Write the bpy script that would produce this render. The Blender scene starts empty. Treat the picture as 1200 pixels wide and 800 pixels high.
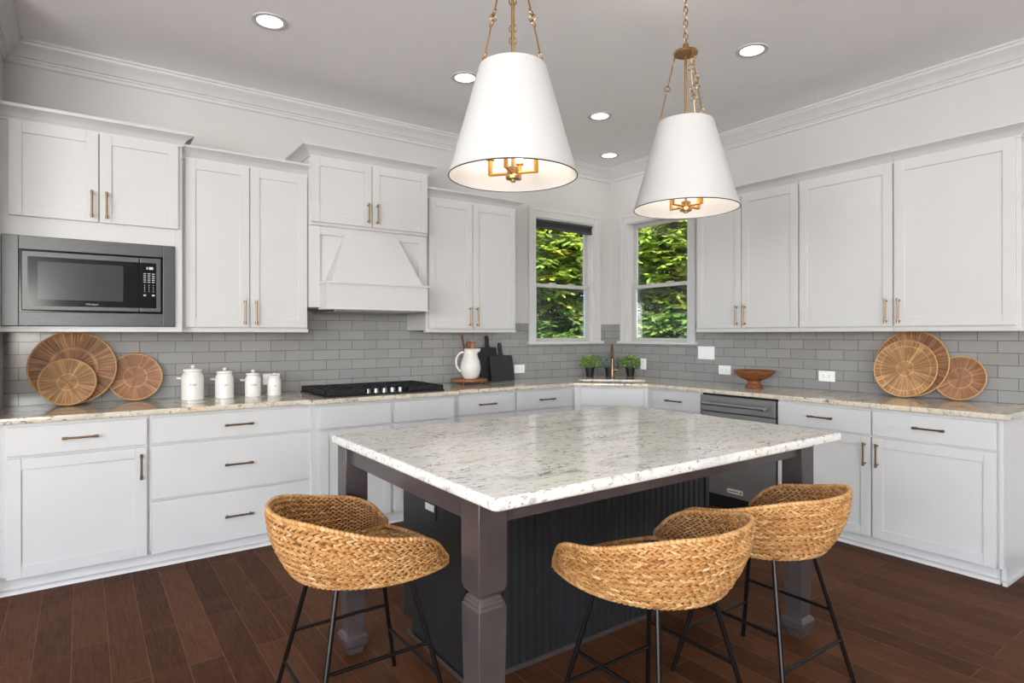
import bpy, bmesh, math, random
from math import sin, cos, pi, radians
from mathutils import Vector, Matrix

C = bpy.context.scene.collection
S = bpy.context.scene
random.seed(7)
H = 3.083          # ceiling height
XL = -4.98         # wall on the left

# ---------------------------------------------------------------- camera
cam_data = bpy.data.cameras.new('camera')
cam_data.sensor_width = 36.0
cam_data.lens = 36.0 * 705.4 / 1200.0
cam_data.shift_y = -8.1 / 1200.0
cam_data.clip_start = 0.05
cam = bpy.data.objects.new('camera', cam_data)
C.objects.link(cam)
cam.location = (-4.605, -4.629, 1.337)
cam.rotation_euler = (pi / 2, 0.0011, -0.621)
S.camera = cam

# ---------------------------------------------------------------- view, world, lights
S.view_settings.view_transform = 'Standard'
S.view_settings.look = 'None'
S.view_settings.gamma = 1.0
S.view_settings.use_curve_mapping = False
S.view_settings.exposure = 0.06

world = bpy.data.worlds.new('world')
S.world = world
world.use_nodes = True
wn = world.node_tree.nodes
wl = world.node_tree.links
bg = wn['Background']
sky = wn.new('ShaderNodeTexSky')
sky.sky_type = 'NISHITA'
sky.sun_disc = False
sky.sun_elevation = radians(48)
sky.sun_rotation = radians(200)
wl.new(sky.outputs[0], bg.inputs[0])
bg.inputs[1].default_value = 0.8


def light(name, kind, loc, rot=(0, 0, 0), energy=10, color=(1, 1, 1), **kw):
    d = bpy.data.lights.new(name, kind)
    d.energy = energy
    d.color = color
    for k, v in kw.items():
        setattr(d, k, v)
    o = bpy.data.objects.new(name, d)
    o.location = loc
    o.rotation_euler = rot
    C.objects.link(o)
    return o


light('sun', 'SUN', (0, 0, 12), (radians(40), 0, radians(-28)), energy=15.5, color=(1.0, 0.95, 0.85), angle=0.05)
# added fill lights behind and left of the camera, tilted up at the ceiling
REAR_W, LEFT_W = 520, 325
for x in (-6.9,):
    light('rear_fill', 'AREA', (x, -11.94, 1.75), (radians(147), 0, 0), energy=REAR_W, color=(0.968, 0.982, 1.0),
          shape='RECTANGLE', size=3.2, size_y=2.3)
for y in (-5.0, -8.2):
    light('side_fill', 'AREA', (-8.94, y, 1.75), (radians(147), 0, radians(-90)), energy=LEFT_W, color=(0.968, 0.982, 1.0),
          shape='RECTANGLE', size=2.4, size_y=2.3)
# added overhead fill lamps out of view, without fixtures, continuing the downlight grid
for x in (-6.25, -5.0, -3.75, -2.5, -1.25):
    for y in (-3.84, -5.2, -6.6):
        if x < -4 and y > -4:
            continue
        light('recessed_or_fill_lamp', 'AREA', (x, y, H - 0.008), energy=1.8, color=(1.0, 0.985, 0.97), shape='DISK', size=0.15)
DOWN_W, DOWN_COL = 0.9, (1.0, 0.96, 0.92)
PEND_W, PEND_COL = 4, (1.0, 0.92, 0.82)
UNDER_W = 0.10


# ---------------------------------------------------------------- materials
def lin(c):
    return tuple(((v / 255.0) / 12.92 if v / 255.0 <= 0.04045 else ((v / 255.0 + 0.055) / 1.055) ** 2.4) for v in c) + (1.0,)


class NT:
    def __init__(s, name):
        s.m = bpy.data.materials.new(name)
        s.m.use_nodes = True
        s.t = s.m.node_tree
        s.n = s.t.nodes
        s.b = s.n['Principled BSDF']
        s.out = s.n['Material Output']

    def add(s, kind, **kw):
        x = s.n.new(kind)
        for k, v in kw.items():
            if k.startswith('i_'):
                x.inputs[k[2:].replace('_', ' ')].default_value = v
            else:
                setattr(x, k, v)
        return x

    def link(s, a, b):
        s.t.links.new(a, b)

    def ramp(s, fac, stops, interp='LINEAR'):
        r = s.n.new('ShaderNodeValToRGB')
        r.color_ramp.interpolation = interp
        e = r.color_ramp.elements
        while len(e) < len(stops):
            e.new(0.5)
        for el, (p, c) in zip(e, stops):
            el.position = p
            el.color = c
        s.link(fac, r.inputs[0])
        return r.outputs[0]

    def mix(s, fac, a, b, mode='MIX'):
        m = s.n.new('ShaderNodeMix')
        m.data_type = 'RGBA'
        m.blend_type = mode
        for sock, v in ((m.inputs[0], fac), (m.inputs[6], a), (m.inputs[7], b)):
            if hasattr(v, 'links'):
                s.link(v, sock)
            else:
                sock.default_value = v
        return m.outputs[2]

    def bump(s, h, strength=0.2, dist=0.01):
        b = s.n.new('ShaderNodeBump')
        b.inputs['Strength'].default_value = strength
        b.inputs['Distance'].default_value = dist
        s.link(h, b.inputs['Height'])
        s.link(b.outputs[0], s.b.inputs['Normal'])
        return b

    def noise(s, vec, scale, detail=4, rough=0.55, dist=0.0):
        x = s.n.new('ShaderNodeTexNoise')
        x.inputs['Scale'].default_value = scale
        x.inputs['Detail'].default_value = detail
        x.inputs['Roughness'].default_value = rough
        x.inputs['Distortion'].default_value = dist
        if vec is not None:
            s.link(vec, x.inputs['Vector'])
        return x.outputs[0]

    def coord(s, which='Object'):
        return s.n.new('ShaderNodeTexCoord').outputs[which]

    def mapping(s, vec, scale=(1, 1, 1), rot=(0, 0, 0), loc=(0, 0, 0)):
        m = s.n.new('ShaderNodeMapping')
        m.inputs['Scale'].default_value = scale
        m.inputs['Rotation'].default_value = rot
        m.inputs['Location'].default_value = loc
        s.link(vec, m.inputs['Vector'])
        return m.outputs[0]


def plain(name, col, rough=0.5, metal=0.0, var=0.03, scale=6.0, bump=0.0, bscale=60.0, spec=0.5, emis=None, es=0.0):
    t = NT(name)
    v = t.coord()
    n = t.noise(v, scale, 3)
    c = lin(col)
    lo = tuple(x * (1 - var) for x in c[:3]) + (1,)
    hi = tuple(min(1, x * (1 + var)) for x in c[:3]) + (1,)
    t.link(t.ramp(n, [(0.3, lo), (0.7, hi)]), t.b.inputs['Base Color'])
    t.b.inputs['Roughness'].default_value = rough
    t.b.inputs['Metallic'].default_value = metal
    t.b.inputs['Specular IOR Level'].default_value = spec
    if bump:
        t.bump(t.noise(v, bscale, 2), bump, 0.002)
    if emis:
        t.b.inputs['Emission Color'].default_value = lin(emis)
        t.b.inputs['Emission Strength'].default_value = es
    return t.m


M = {}
M['wall'] = plain('wall_paint', (200, 198, 197), 0.7, var=0.01, bump=0.03, bscale=250)
M['ceiling'] = plain('ceiling_paint', (246, 245, 245), 0.8, var=0.01)
M['trimw'] = plain('trim_white_paint', (204, 203, 203), 0.4, var=0.01)
M['cab'] = plain('cabinet_white_lacquer', (198, 198, 198), 0.38, var=0.012)
M['ceramic'] = plain('white_glazed_ceramic', (222, 221, 216), 0.18, var=0.01)
M['plate'] = plain('white_plastic', (244, 244, 244), 0.35, var=0.01)
M['slot'] = plain('slot_dark', (40, 40, 40), 0.6)
M['bronze'] = plain('champagne_bronze', (132, 108, 84), 0.32, 1.0, 0.08, 40)
M['bronze_dark'] = plain('dark_bronze', (74, 64, 56), 0.4, 1.0, 0.08, 40)
M['brass'] = plain('aged_brass', (174, 138, 94), 0.28, 1.0, 0.06, 30)
M['black'] = plain('black_enamel', (20, 21, 23), 0.35, var=0.15)
M['blackmetal'] = plain('black_metal', (30, 27, 26), 0.3, 0.6, var=0.15)
M['iron'] = plain('cast_iron', (26, 27, 30), 0.55, 0.2, 0.2, 80, bump=0.2, bscale=300)
M['glassblack'] = plain('black_glass', (12, 13, 15), 0.12, var=0.05, spec=0.22)
M['glassgrey'] = plain('oven_window_glass', (52, 54, 57), 0.15, var=0.04, spec=0.3)
M['board'] = plain('black_stained_wood', (34, 35, 38), 0.55, var=0.15, bump=0.1)
M['island_black'] = plain('island_black_paint', (36, 37, 39), 0.42, var=0.1)
M['espresso'] = plain('espresso_stain', (68, 60, 60), 0.3, var=0.18, scale=12)
M['pot'] = plain('black_plastic_pot', (26, 25, 25), 0.45)
M['soil'] = plain('potting_soil', (50, 36, 26), 0.9, var=0.3, scale=120)
M['blind'] = plain('charcoal_blind_fabric', (64, 66, 70), 0.8, var=0.05)
M['sash'] = plain('sash_vinyl', (186, 182, 178), 0.45, var=0.02)
M['ink'] = plain('dark_grey_print', (70, 70, 70), 0.6)
M['lightprint'] = plain('pale_grey_print', (190, 190, 192), 0.5)
M['badge'] = plain('badge_silver', (215, 214, 212), 0.35, 0.3)
M['clock'] = plain('clock_digits', (230, 235, 240), 0.5, emis=(225, 235, 245), es=0.8)
M['ground'] = plain('lawn', (86, 98, 48), 0.9, var=0.4, scale=4)
M['bark'] = plain('bark', (84, 68, 54), 0.9, var=0.3, scale=20, bump=0.6, bscale=30)
M['utensil'] = plain('utensil_wood', (150, 92, 44), 0.5, var=0.2, scale=18)
M['utensil_dark'] = plain('dark_utensil_wood', (96, 50, 26), 0.5, var=0.2, scale=18)
M['candle'] = plain('brass_candle_sleeve', (205, 150, 70), 0.35, 0.8)


def steel(name, lo, hi):
    t = NT(name)
    v = t.mapping(t.coord(), scale=(2, 2, 220))
    n = t.noise(v, 3, 3)
    t.link(t.ramp(n, [(0.3, lin((lo, lo + 1, lo + 2))), (0.7, lin((hi, hi + 1, hi + 2)))]), t.b.inputs['Base Color'])
    t.b.inputs['Metallic'].default_value = 0.9
    t.link(t.ramp(n, [(0.3, (0.30,) * 3 + (1,)), (0.7, (0.42,) * 3 + (1,))]), t.b.inputs['Roughness'])
    return t.m


M['steel'] = steel('brushed_steel', 150, 172)
M['steel_glare_cut'] = steel('brushed_steel_glare_cut', 72, 90)  # same steel, colour darkened to offset bright reflections on the microwave


def wood_small(name, a, b, rough=0.4, scale=(3, 3, 30)):
    t = NT(name)
    v = t.mapping(t.coord(), scale=scale)
    n = t.noise(v, 4, 5, 0.6, 1.2)
    t.link(t.ramp(n, [(0.3, lin(a)), (0.7, lin(b))]), t.b.inputs['Base Color'])
    t.b.inputs['Roughness'].default_value = rough
    return t.m


M['bowlwood'] = wood_small('turned_wood', (92, 50, 24), (150, 92, 50), 0.35)
M['standwood'] = wood_small('stand_wood', (104, 60, 30), (160, 104, 58), 0.5)


def granite(name, base_lo, base_hi, warm, dark, seedv, dark_amount=0.5):
    t = NT(name)
    v = t.mapping(t.coord(), loc=(seedv, seedv * 0.7, 0))
    vs = t.mapping(v, scale=(1.0, 2.4, 1.6), rot=(0, 0, radians(24)))
    big = t.noise(vs, 3.2, 6, 0.62, 0.8)
    col = t.ramp(big, [(0.30, lin(base_lo)), (0.5, lin(base_hi)), (0.68, lin(warm))])
    med = t.noise(vs, 34, 5, 0.7, 0.3)
    col = t.mix(t.ramp(med, [(0.56, (0, 0, 0, 1)), (0.66, (1, 1, 1, 1))]), col, lin(tuple(int(x * 0.62) for x in base_lo)))
    pale = t.noise(v, 70, 3, 0.6)
    col = t.mix(t.ramp(pale, [(0.60, (0, 0, 0, 1)), (0.68, (0.6, 0.6, 0.6, 1))]), col, lin((238, 236, 230)))
    clu = t.noise(vs, 5.5, 3, 0.5)
    spk = t.noise(v, 48, 4, 0.7, 0.6)
    a = t.n.new('ShaderNodeMath')
    a.operation = 'MULTIPLY'
    t.link(t.ramp(clu, [(0.52, (0.0,) * 3 + (1,)), (0.66, (1,) * 4)]), a.inputs[0])
    t.link(t.ramp(spk, [(0.52, (0, 0, 0, 1)), (0.58, (1, 1, 1, 1))]), a.inputs[1])
    a2 = t.n.new('ShaderNodeMath')
    a2.operation = 'MULTIPLY'
    t.link(a.outputs[0], a2.inputs[0])
    a2.inputs[1].default_value = dark_amount
    col = t.mix(a2.outputs[0], col, lin(dark))
    t.link(col, t.b.inputs['Base Color'])
    t.b.inputs['Roughness'].default_value = 0.09
    return t.m


M['granite'] = granite('perimeter_granite', (168, 160, 146), (206, 198, 182), (212, 190, 160), (48, 42, 40), 3.1, 0.8)
M['granite_island'] = granite('island_granite', (196, 194, 191), (226, 224, 219), (218, 210, 198), (56, 50, 54), 8.4, 0.75)


def tile(name):
    t = NT(name)
    uv = t.coord('UV')
    br = t.n.new('ShaderNodeTexBrick')
    br.offset = 0.5
    br.inputs['Scale'].default_value = 1.0
    br.inputs['Brick Width'].default_value = 0.205
    br.inputs['Row Height'].default_value = 0.0762
    br.inputs['Mortar Size'].default_value = 0.0022
    br.inputs['Mortar Smooth'].default_value = 0.2
    br.inputs['Bias'].default_value = 0.0
    br.inputs['Color1'].default_value = lin((138, 137, 135))
    br.inputs['Color2'].default_value = lin((150, 149, 147))
    br.inputs['Mortar'].default_value = lin((84, 82, 80))
    t.link(uv, br.inputs['Vector'])
    n = t.noise(uv, 6, 3)
    col = t.mix(t.ramp(n, [(0.3, (0, 0, 0, 1)), (0.7, (0.35,) * 3 + (1,))]), br.outputs['Color'], lin((146, 150, 154)))
    t.link(col, t.b.inputs['Base Color'])
    t.b.inputs['Roughness'].default_value = 0.16
    inv = t.n.new('ShaderNodeMath')
    inv.operation = 'SUBTRACT'
    inv.inputs[0].default_value = 1.0
    t.link(br.outputs['Fac'], inv.inputs[1])
    wav = t.noise(uv, 14, 2)
    ad = t.n.new('ShaderNodeMath')
    ad.operation = 'MULTIPLY_ADD'
    t.link(wav, ad.inputs[0])
    ad.inputs[1].default_value = 0.25
    t.link(inv.outputs[0], ad.inputs[2])
    t.bump(ad.outputs[0], 0.35, 0.003)
    return t.m


M['tile'] = tile('grey_glass_subway_tile')


def floorwood():
    t = NT('dark_plank_floor')
    uv = t.coord('UV')
    br = t.n.new('ShaderNodeTexBrick')
    br.offset = 0.37
    br.offset_frequency = 2
    br.inputs['Scale'].default_value = 1.0
    br.inputs['Brick Width'].default_value = 1.15
    br.inputs['Row Height'].default_value = 0.1295
    br.inputs['Mortar Size'].default_value = 0.0018
    br.inputs['Mortar Smooth'].default_value = 0.3
    br.inputs['Bias'].default_value = 0.1
    br.inputs['Color1'].default_value = lin((69, 42, 26))
    br.inputs['Color2'].default_value = lin((99, 64, 43))
    br.inputs['Mortar'].default_value = lin((128, 88, 66))
    t.link(uv, br.inputs['Vector'])
    g = t.noise(t.mapping(uv, scale=(2.2, 26, 1)), 3.5, 6, 0.65, 0.6)
    col = t.mix(0.75, br.outputs['Color'], t.ramp(g, [(0.3, (0.42, 0.40, 0.40, 1)), (0.72, (1.0, 0.97, 0.94, 1))]), 'MULTIPLY')
    w = t.noise(uv, 2.6, 5, 0.65)
    col = t.mix(t.ramp(w, [(0.5, (0, 0, 0, 1)), (0.8, (0.35,) * 3 + (1,))]), col, lin((120, 82, 60)))
    sc = t.noise(uv, 42, 3, 0.6)
    col = t.mix(t.ramp(sc, [(0.735, (0, 0, 0, 1)), (0.76, (0.7,) * 3 + (1,))]), col, lin((150, 118, 96)))
    t.link(col, t.b.inputs['Base Color'])
    t.link(t.ramp(g, [(0.3, (0.50,) * 3 + (1,)), (0.7, (0.40,) * 3 + (1,))]), t.b.inputs['Roughness'])
    inv = t.n.new('ShaderNodeMath')
    inv.operation = 'MULTIPLY_ADD'
    t.link(br.outputs['Fac'], inv.inputs[0])
    inv.inputs[1].default_value = -1.0
    t.link(g, inv.inputs[2])
    t.b.inputs['Specular IOR Level'].default_value = 0.05
    t.bump(inv.outputs[0], 0.18, 0.003)
    return t.m


M['floor'] = floorwood()


def straw():
    t = NT('woven_water_hyacinth')
    a = t.n.new('ShaderNodeAttribute')
    a.attribute_name = 'tint'
    v = t.coord()
    n = t.noise(v, 120, 3)
    col = t.ramp(a.outputs['Fac'], [(0.0, lin((138, 88, 42))), (0.35, lin((176, 124, 68))), (0.7, lin((200, 152, 94))), (1.0, lin((218, 182, 130)))])
    col = t.mix(t.ramp(n, [(0.35, (0.45,) * 3 + (1,)), (0.6, (0, 0, 0, 1))]), col, lin((120, 74, 34)))
    t.link(col, t.b.inputs['Base Color'])
    t.b.inputs['Roughness'].default_value = 0.6
    return t.m


M['straw'] = straw()
M['strawdark'] = plain('basket_core', (84, 50, 22), 0.8, var=0.2, scale=60)


def rattan(name, inner, outer, spoke, ring_period, seedv, spokes=70):
    """radial spokes (u = turn, v = radius in metres)"""
    t = NT(name)
    uv = t.coord('UV')
    n = t.noise(t.mapping(uv, scale=(spokes, 2.5, 1), loc=(seedv, 0, 0)), 1.0, 3, 0.7)
    sep = t.n.new('ShaderNodeSeparateXYZ')
    t.link(uv, sep.inputs[0])
    col = t.ramp(n, [(0.32, lin(inner)), (0.5, lin(outer)), (0.66, lin(spoke))])
    md = t.n.new('ShaderNodeMath')
    md.operation = 'PINGPONG'
    md.inputs[1].default_value = ring_period / 2
    t.link(sep.outputs[1], md.inputs[0])
    mm = t.n.new('ShaderNodeMath')
    mm.operation = 'DIVIDE'
    mm.inputs[1].default_value = ring_period / 2
    t.link(md.outputs[0], mm.inputs[0])
    col = t.mix(t.ramp(mm.outputs[0], [(0.90, (0, 0, 0, 1)), (0.97, (0.8,) * 3 + (1,))]), col, lin(spoke))
    n2 = t.noise(t.mapping(uv, scale=(9, 6, 1), loc=(seedv, 3, 0)), 1.0, 2)
    col = t.mix(t.ramp(n2, [(0.4, (0.5,) * 3 + (1,)), (0.6, (0, 0, 0, 1))]), col, lin(inner))
    t.link(col, t.b.inputs['Base Color'])
    t.b.inputs['Roughness'].default_value = 0.6
    t.bump(n, 0.5, 0.004)
    return t.m


M['rat_a'] = rattan('rattan_spokes_brown', (92, 62, 42), (148, 104, 72), (196, 152, 110), 0.235, 1.0, 120)
M['rat_b'] = rattan('rattan_spokes_straw', (112, 76, 46), (174, 130, 84), (212, 176, 128), 0.10, 2.0, 95)
M['rat_c'] = rattan('rattan_spokes_red', (108, 72, 50), (154, 108, 76), (188, 146, 106), 0.13, 3.0, 100)
M['rat_rim'] = plain('rattan_rim', (190, 148, 98), 0.6, var=0.15, scale=60)


def shade_mat():
    t = NT('white_linen_shade')
    v = t.coord()
    n = t.noise(t.mapping(v, scale=(60, 60, 8)), 6, 3)
    d = t.n.new('ShaderNodeBsdfDiffuse')
    d.inputs[0].default_value = (0.55, 0.55, 0.548, 1)
    tr = t.n.new('ShaderNodeBsdfTranslucent')
    t.link(t.ramp(n, [(0.3, (0.80, 0.77, 0.72, 1)), (0.7, (0.88, 0.85, 0.80, 1))]), tr.inputs[0])
    mx = t.n.new('ShaderNodeMixShader')
    mx.inputs[0].default_value = 0.05
    t.link(d.outputs[0], mx.inputs[1])
    t.link(tr.outputs[0], mx.inputs[2])
    em = t.n.new('ShaderNodeEmission')
    em.inputs[0].default_value = (1.0, 0.97, 0.93, 1)
    em.inputs[1].default_value = 0.0
    ad = t.n.new('ShaderNodeAddShader')
    t.link(mx.outputs[0], ad.inputs[0])
    t.link(em.outputs[0], ad.inputs[1])
    t.link(ad.outputs[0], t.out.inputs['Surface'])
    return t.m


M['shade'] = shade_mat()


def emit(name, col, st):
    t = NT(name)
    t.b.inputs['Base Color'].default_value = (0.8, 0.8, 0.8, 1)
    t.b.inputs['Emission Color'].default_value = lin(col)
    t.b.inputs['Emission Strength'].default_value = st
    return t.m


M['bulb'] = emit('lit_bulb', (255, 226, 180), 6.0)
M['lens'] = emit('lit_downlight_lens', (255, 244, 226), 4.0)


def glass():
    t = NT('window_glass')
    fr = t.n.new('ShaderNodeFresnel')
    fr.inputs[0].default_value = 1.35
    tr = t.n.new('ShaderNodeBsdfTransparent')
    tr.inputs[0].default_value = (0.96, 0.98, 0.97, 1)
    gl = t.n.new('ShaderNodeBsdfGlossy')
    gl.inputs['Roughness'].default_value = 0.02
    mx = t.n.new('ShaderNodeMixShader')
    t.link(fr.outputs[0], mx.inputs[0])
    t.link(tr.outputs[0], mx.inputs[1])
    t.link(gl.outputs[0], mx.inputs[2])
    t.link(mx.outputs[0], t.out.inputs['Surface'])
    return t.m


M['glass'] = glass()


def screen():
    t = NT('insect_screen_mesh')
    tr = t.n.new('ShaderNodeBsdfTransparent')
    d = t.n.new('ShaderNodeBsdfDiffuse')
    d.inputs[0].default_value = lin((70, 72, 72))
    mx = t.n.new('ShaderNodeMixShader')
    mx.inputs[0].default_value = 0.22
    t.link(tr.outputs[0], mx.inputs[1])
    t.link(d.outputs[0], mx.inputs[2])
    t.link(mx.outputs[0], t.out.inputs['Surface'])
    return t.m


M['screen'] = screen()


def leaf(name, stops, tl=0.4):
    t = NT(name)
    a = t.n.new('ShaderNodeAttribute')
    a.attribute_name = 'tint'
    col = t.ramp(a.outputs['Fac'], [(p, lin(c)) for p, c in stops])
    d = t.n.new('ShaderNodeBsdfDiffuse')
    tr = t.n.new('ShaderNodeBsdfTranslucent')
    t.link(col, d.inputs[0])
    t.link(col, tr.inputs[0])
    mx = t.n.new('ShaderNodeMixShader')
    mx.inputs[0].default_value = tl
    t.link(d.outputs[0], mx.inputs[1])
    t.link(tr.outputs[0], mx.inputs[2])
    t.link(mx.outputs[0], t.out.inputs['Surface'])
    return t.m


M['leaf_y'] = leaf('yellow_green_leaves', [(0.0, (112, 140, 58)), (0.5, (164, 182, 78)), (0.85, (196, 196, 84)), (0.95, (226, 190, 60)), (1.0, (232, 160, 60))])
M['leaf_g'] = leaf('mid_green_leaves', [(0.0, (92, 124, 62)), (0.5, (132, 164, 88)), (0.9, (150, 172, 96)), (1.0, (214, 160, 70))])
M['leaf_d'] = leaf('deep_green_leaves', [(0.0, (84, 114, 62)), (0.6, (124, 152, 88)), (1.0, (168, 188, 124))])
M['leaf_pot'] = leaf('potted_leaves', [(0.0, (80, 120, 48)), (0.5, (138, 178, 88)), (1.0, (182, 206, 126))], 0.3)
M['leaf_sage'] = leaf('sage_leaves', [(0.0, (86, 110, 96)), (0.5, (128, 150, 134)), (1.0, (182, 196, 172))], 0.3)


# ---------------------------------------------------------------- mesh builder
OFF = {}          # object name -> world offset its mesh is written in


class Frame:
    """u runs along a wall, d out into the room, z up"""
    def __init__(s, o, ux, do):
        s.o = Vector(o)
        s.u = Vector(ux)
        s.d = Vector(do)

    def __call__(s, u, d, z):
        return s.o + s.u * u + s.d * d + Vector((0, 0, z))


FA = Frame((0, 0, 0), (1, 0, 0), (0, -1, 0))        # wall with the cooktop, u = x
FB = Frame((0, 0, 0), (0, -1, 0), (-1, 0, 0))       # wall on the right, u = distance from the corner
FW = Frame((0, 0, 0), (1, 0, 0), (0, 1, 0))


class MB:
    def __init__(s):
        s.v = []
        s.f = []
        s.uv = {}
        s.tint = []
        s.cur = 0.5

    def add(s, vs, fs, uvs=None):
        b = len(s.v)
        s.v += [Vector(p) for p in vs]
        for i, f in enumerate(fs):
            if uvs:
                s.uv[len(s.f)] = uvs[i]
            s.f.append([b + k for k in f])
            s.tint.append(s.cur)
        return s

    def box(s, F, u0, u1, d0, d1, z0, z1):
        p = [F(u, d, z) for z in (z0, z1) for d in (d0, d1) for u in (u0, u1)]
        return s.add(p, [(0, 1, 3, 2), (4, 6, 7, 5), (0, 4, 5, 1), (1, 5, 7, 3), (3, 7, 6, 2), (2, 6, 4, 0)])

    def hexa(s, p):
        return s.add(p, [(0, 1, 3, 2), (4, 6, 7, 5), (0, 4, 5, 1), (1, 5, 7, 3), (3, 7, 6, 2), (2, 6, 4, 0)])

    def lathe(s, prof, c=(0, 0, 0), n=32, axis=None, close=True, square=False):
        """prof: list of (r, h). axis: matrix placing local z"""
        c = Vector(c)
        vs, fs = [], []
        m = len(prof)
        for k in range(n):
            a = 2 * pi * k / n
            for r, h in prof:
                p = Vector((r * cos(a), r * sin(a), h))
                if axis is not None:
                    p = axis @ p
                vs.append(c + p)
        for k in range(n):
            k2 = (k + 1) % n
            for j in range(m - 1):
                fs.append((k * m + j, k2 * m + j, k2 * m + j + 1, k * m + j + 1))
        if close:
            if prof[0][0] > 1e-6:
                fs.append([k * m for k in range(n)][::-1])
            if prof[-1][0] > 1e-6:
                fs.append([k * m + m - 1 for k in range(n)])
        return s.add(vs, fs)

    def square(s, prof, c):
        """square post: prof list of (half, z)"""
        c = Vector(c)
        vs, fs = [], []
        for r, z in prof:
            for sx, sy in ((-1, -1), (1, -1), (1, 1), (-1, 1)):
                vs.append(c + Vector((sx * r, sy * r, z)))
        for j in range(len(prof) - 1):
            for k in range(4):
                k2 = (k + 1) % 4
                fs.append((j * 4 + k, j * 4 + k2, j * 4 + 4 + k2, j * 4 + 4 + k))
        fs.append((3, 2, 1, 0))
        b = (len(prof) - 1) * 4
        fs.append((b, b + 1, b + 2, b + 3))
        return s.add(vs, fs)

    def tube(s, pts, r, n=10, closed=False, r2=None):
        pts = [Vector(p) for p in pts]
        m = len(pts)
        vs, fs = [], []
        prev = None
        for i, p in enumerate(pts):
            if closed:
                t = (pts[(i + 1) % m] - pts[i - 1]).normalized()
            else:
                t = (pts[min(i + 1, m - 1)] - pts[max(i - 1, 0)]).normalized()
            if prev is None:
                a = Vector((0, 0, 1)) if abs(t.z) < 0.9 else Vector((1, 0, 0))
                x = t.cross(a).normalized()
            else:
                x = (prev - t * prev.dot(t)).normalized()
            prev = x
            y = t.cross(x)
            rr = r if r2 is None else r + (r2 - r) * i / max(1, m - 1)
            for k in range(n):
                an = 2 * pi * k / n
                vs.append(p + x * (rr * cos(an)) + y * (rr * sin(an)))
        for i in range(m if closed else m - 1):
            i2 = (i + 1) % m
            for k in range(n):
                k2 = (k + 1) % n
                fs.append((i * n + k, i * n + k2, i2 * n + k2, i2 * n + k))
        if not closed:
            fs.append(list(range(n))[::-1])
            fs.append([(m - 1) * n + k for k in range(n)])
        return s.add(vs, fs)

    def ell(s, c, t, b, nrm, L, W, T, n=6, m=4):
        """ellipsoid with axes t (half L), b (half W), nrm (half T)"""
        vs, fs = [c - t * L], []
        for j in range(1, m):
            a = pi * j / m
            for k in range(n):
                q = 2 * pi * k / n
                vs.append(c - t * (L * cos(a)) + b * (W * sin(a) * cos(q)) + nrm * (T * sin(a) * sin(q)))
        vs.append(c + t * L)
        for k in range(n):
            fs.append((0, 1 + (k + 1) % n, 1 + k))
            for j in range(m - 2):
                o = 1 + j * n
                fs.append((o + k, o + (k + 1) % n, o + n + (k + 1) % n, o + n + k))
            o = 1 + (m - 2) * n
            fs.append((o + k, o + (k + 1) % n, len(vs) - 1))
        return s.add(vs, fs)

    def prism(s, poly, fn, lo, hi):
        """poly 2D list, fn(a, b, h) -> point; extruded from lo to hi"""
        n = len(poly)
        vs = [fn(a, b, lo) for a, b in poly] + [fn(a, b, hi) for a, b in poly]
        fs = [list(range(n))[::-1], list(range(n, 2 * n))]
        for k in range(n):
            k2 = (k + 1) % n
            fs.append((k, k2, n + k2, n + k))
        return s.add(vs, fs)

    def sweep(s, path, prof, closed_prof=True, left=True, ends=None):
        """path: 2D points; prof: (offset, z) closed polygon; offset to the right of travel"""
        P = [Vector((a, b)) for a, b in path]
        m, n = len(P), len(prof)
        vs, fs = [], []
        for i in range(m):
            dirs = []
            if i > 0:
                dirs.append((P[i] - P[i - 1]).normalized())
            if i < m - 1:
                dirs.append((P[i + 1] - P[i]).normalized())
            nr = [Vector((d.y, -d.x)) for d in dirs]
            if len(nr) == 1:
                off = nr[0]
            else:
                b = (nr[0] + nr[1]).normalized()
                off = b / max(0.2, b.dot(nr[0]))
            for o, z in prof:
                q = P[i] + off * o
                vs.append((q.x, q.y, z))
        for i in range(m - 1):
            for k in range(n):
                k2 = (k + 1) % n
                fs.append((i * n + k, i * n + k2, (i + 1) * n + k2, (i + 1) * n + k))
        fs.append(list(range(n))[::-1])
        fs.append([(m - 1) * n + k for k in range(n)])
        return s.add(vs, fs)

    def build(s, name, mat, parent=None, smooth=35, bevel=0.0, recalc=True, uvfn=None, tint=False, off=None):
        me = bpy.data.meshes.new(name)
        if off is None:
            off = OFF.get(parent.name, Vector((0, 0, 0))) if parent is not None else Vector((0, 0, 0))
        me.from_pydata([tuple(p - off) for p in s.v], [], s.f)
        if uvfn or s.uv:
            lay = me.uv_layers.new(name='UVMap')
            for p in me.polygons:
                for j, li in enumerate(p.loop_indices):
                    if uvfn:
                        w = me.vertices[me.loops[li].vertex_index].co + off
                        lay.data[li].uv = uvfn(w)
                    elif p.index in s.uv:
                        lay.data[li].uv = s.uv[p.index][j]
        if tint:
            at = me.attributes.new('tint', 'FLOAT', 'FACE')
            at.data.foreach_set('value', s.tint)
        if recalc:
            bm = bmesh.new()
            bm.from_mesh(me)
            bmesh.ops.recalc_face_normals(bm, faces=bm.faces)
            bm.to_mesh(me)
            bm.free()
        if smooth:
            me.polygons.foreach_set('use_smooth', [True] * len(me.polygons))
            me.set_sharp_from_angle(angle=radians(smooth))
        me.materials.append(M[mat] if isinstance(mat, str) else mat)
        o = bpy.data.objects.new(name, me)
        C.objects.link(o)
        if parent is not None:
            o.parent = parent
        OFF[o.name] = off
        if bevel:
            md = o.modifiers.new('bevel', 'BEVEL')
            md.width = bevel
            md.segments = 2
            md.limit_method = 'ANGLE'
            md.angle_limit = radians(40)
        return o


def tag(o, label, cat, group=None):
    o['label'] = label
    o['category'] = cat
    if group:
        o['group'] = group
    return o


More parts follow.
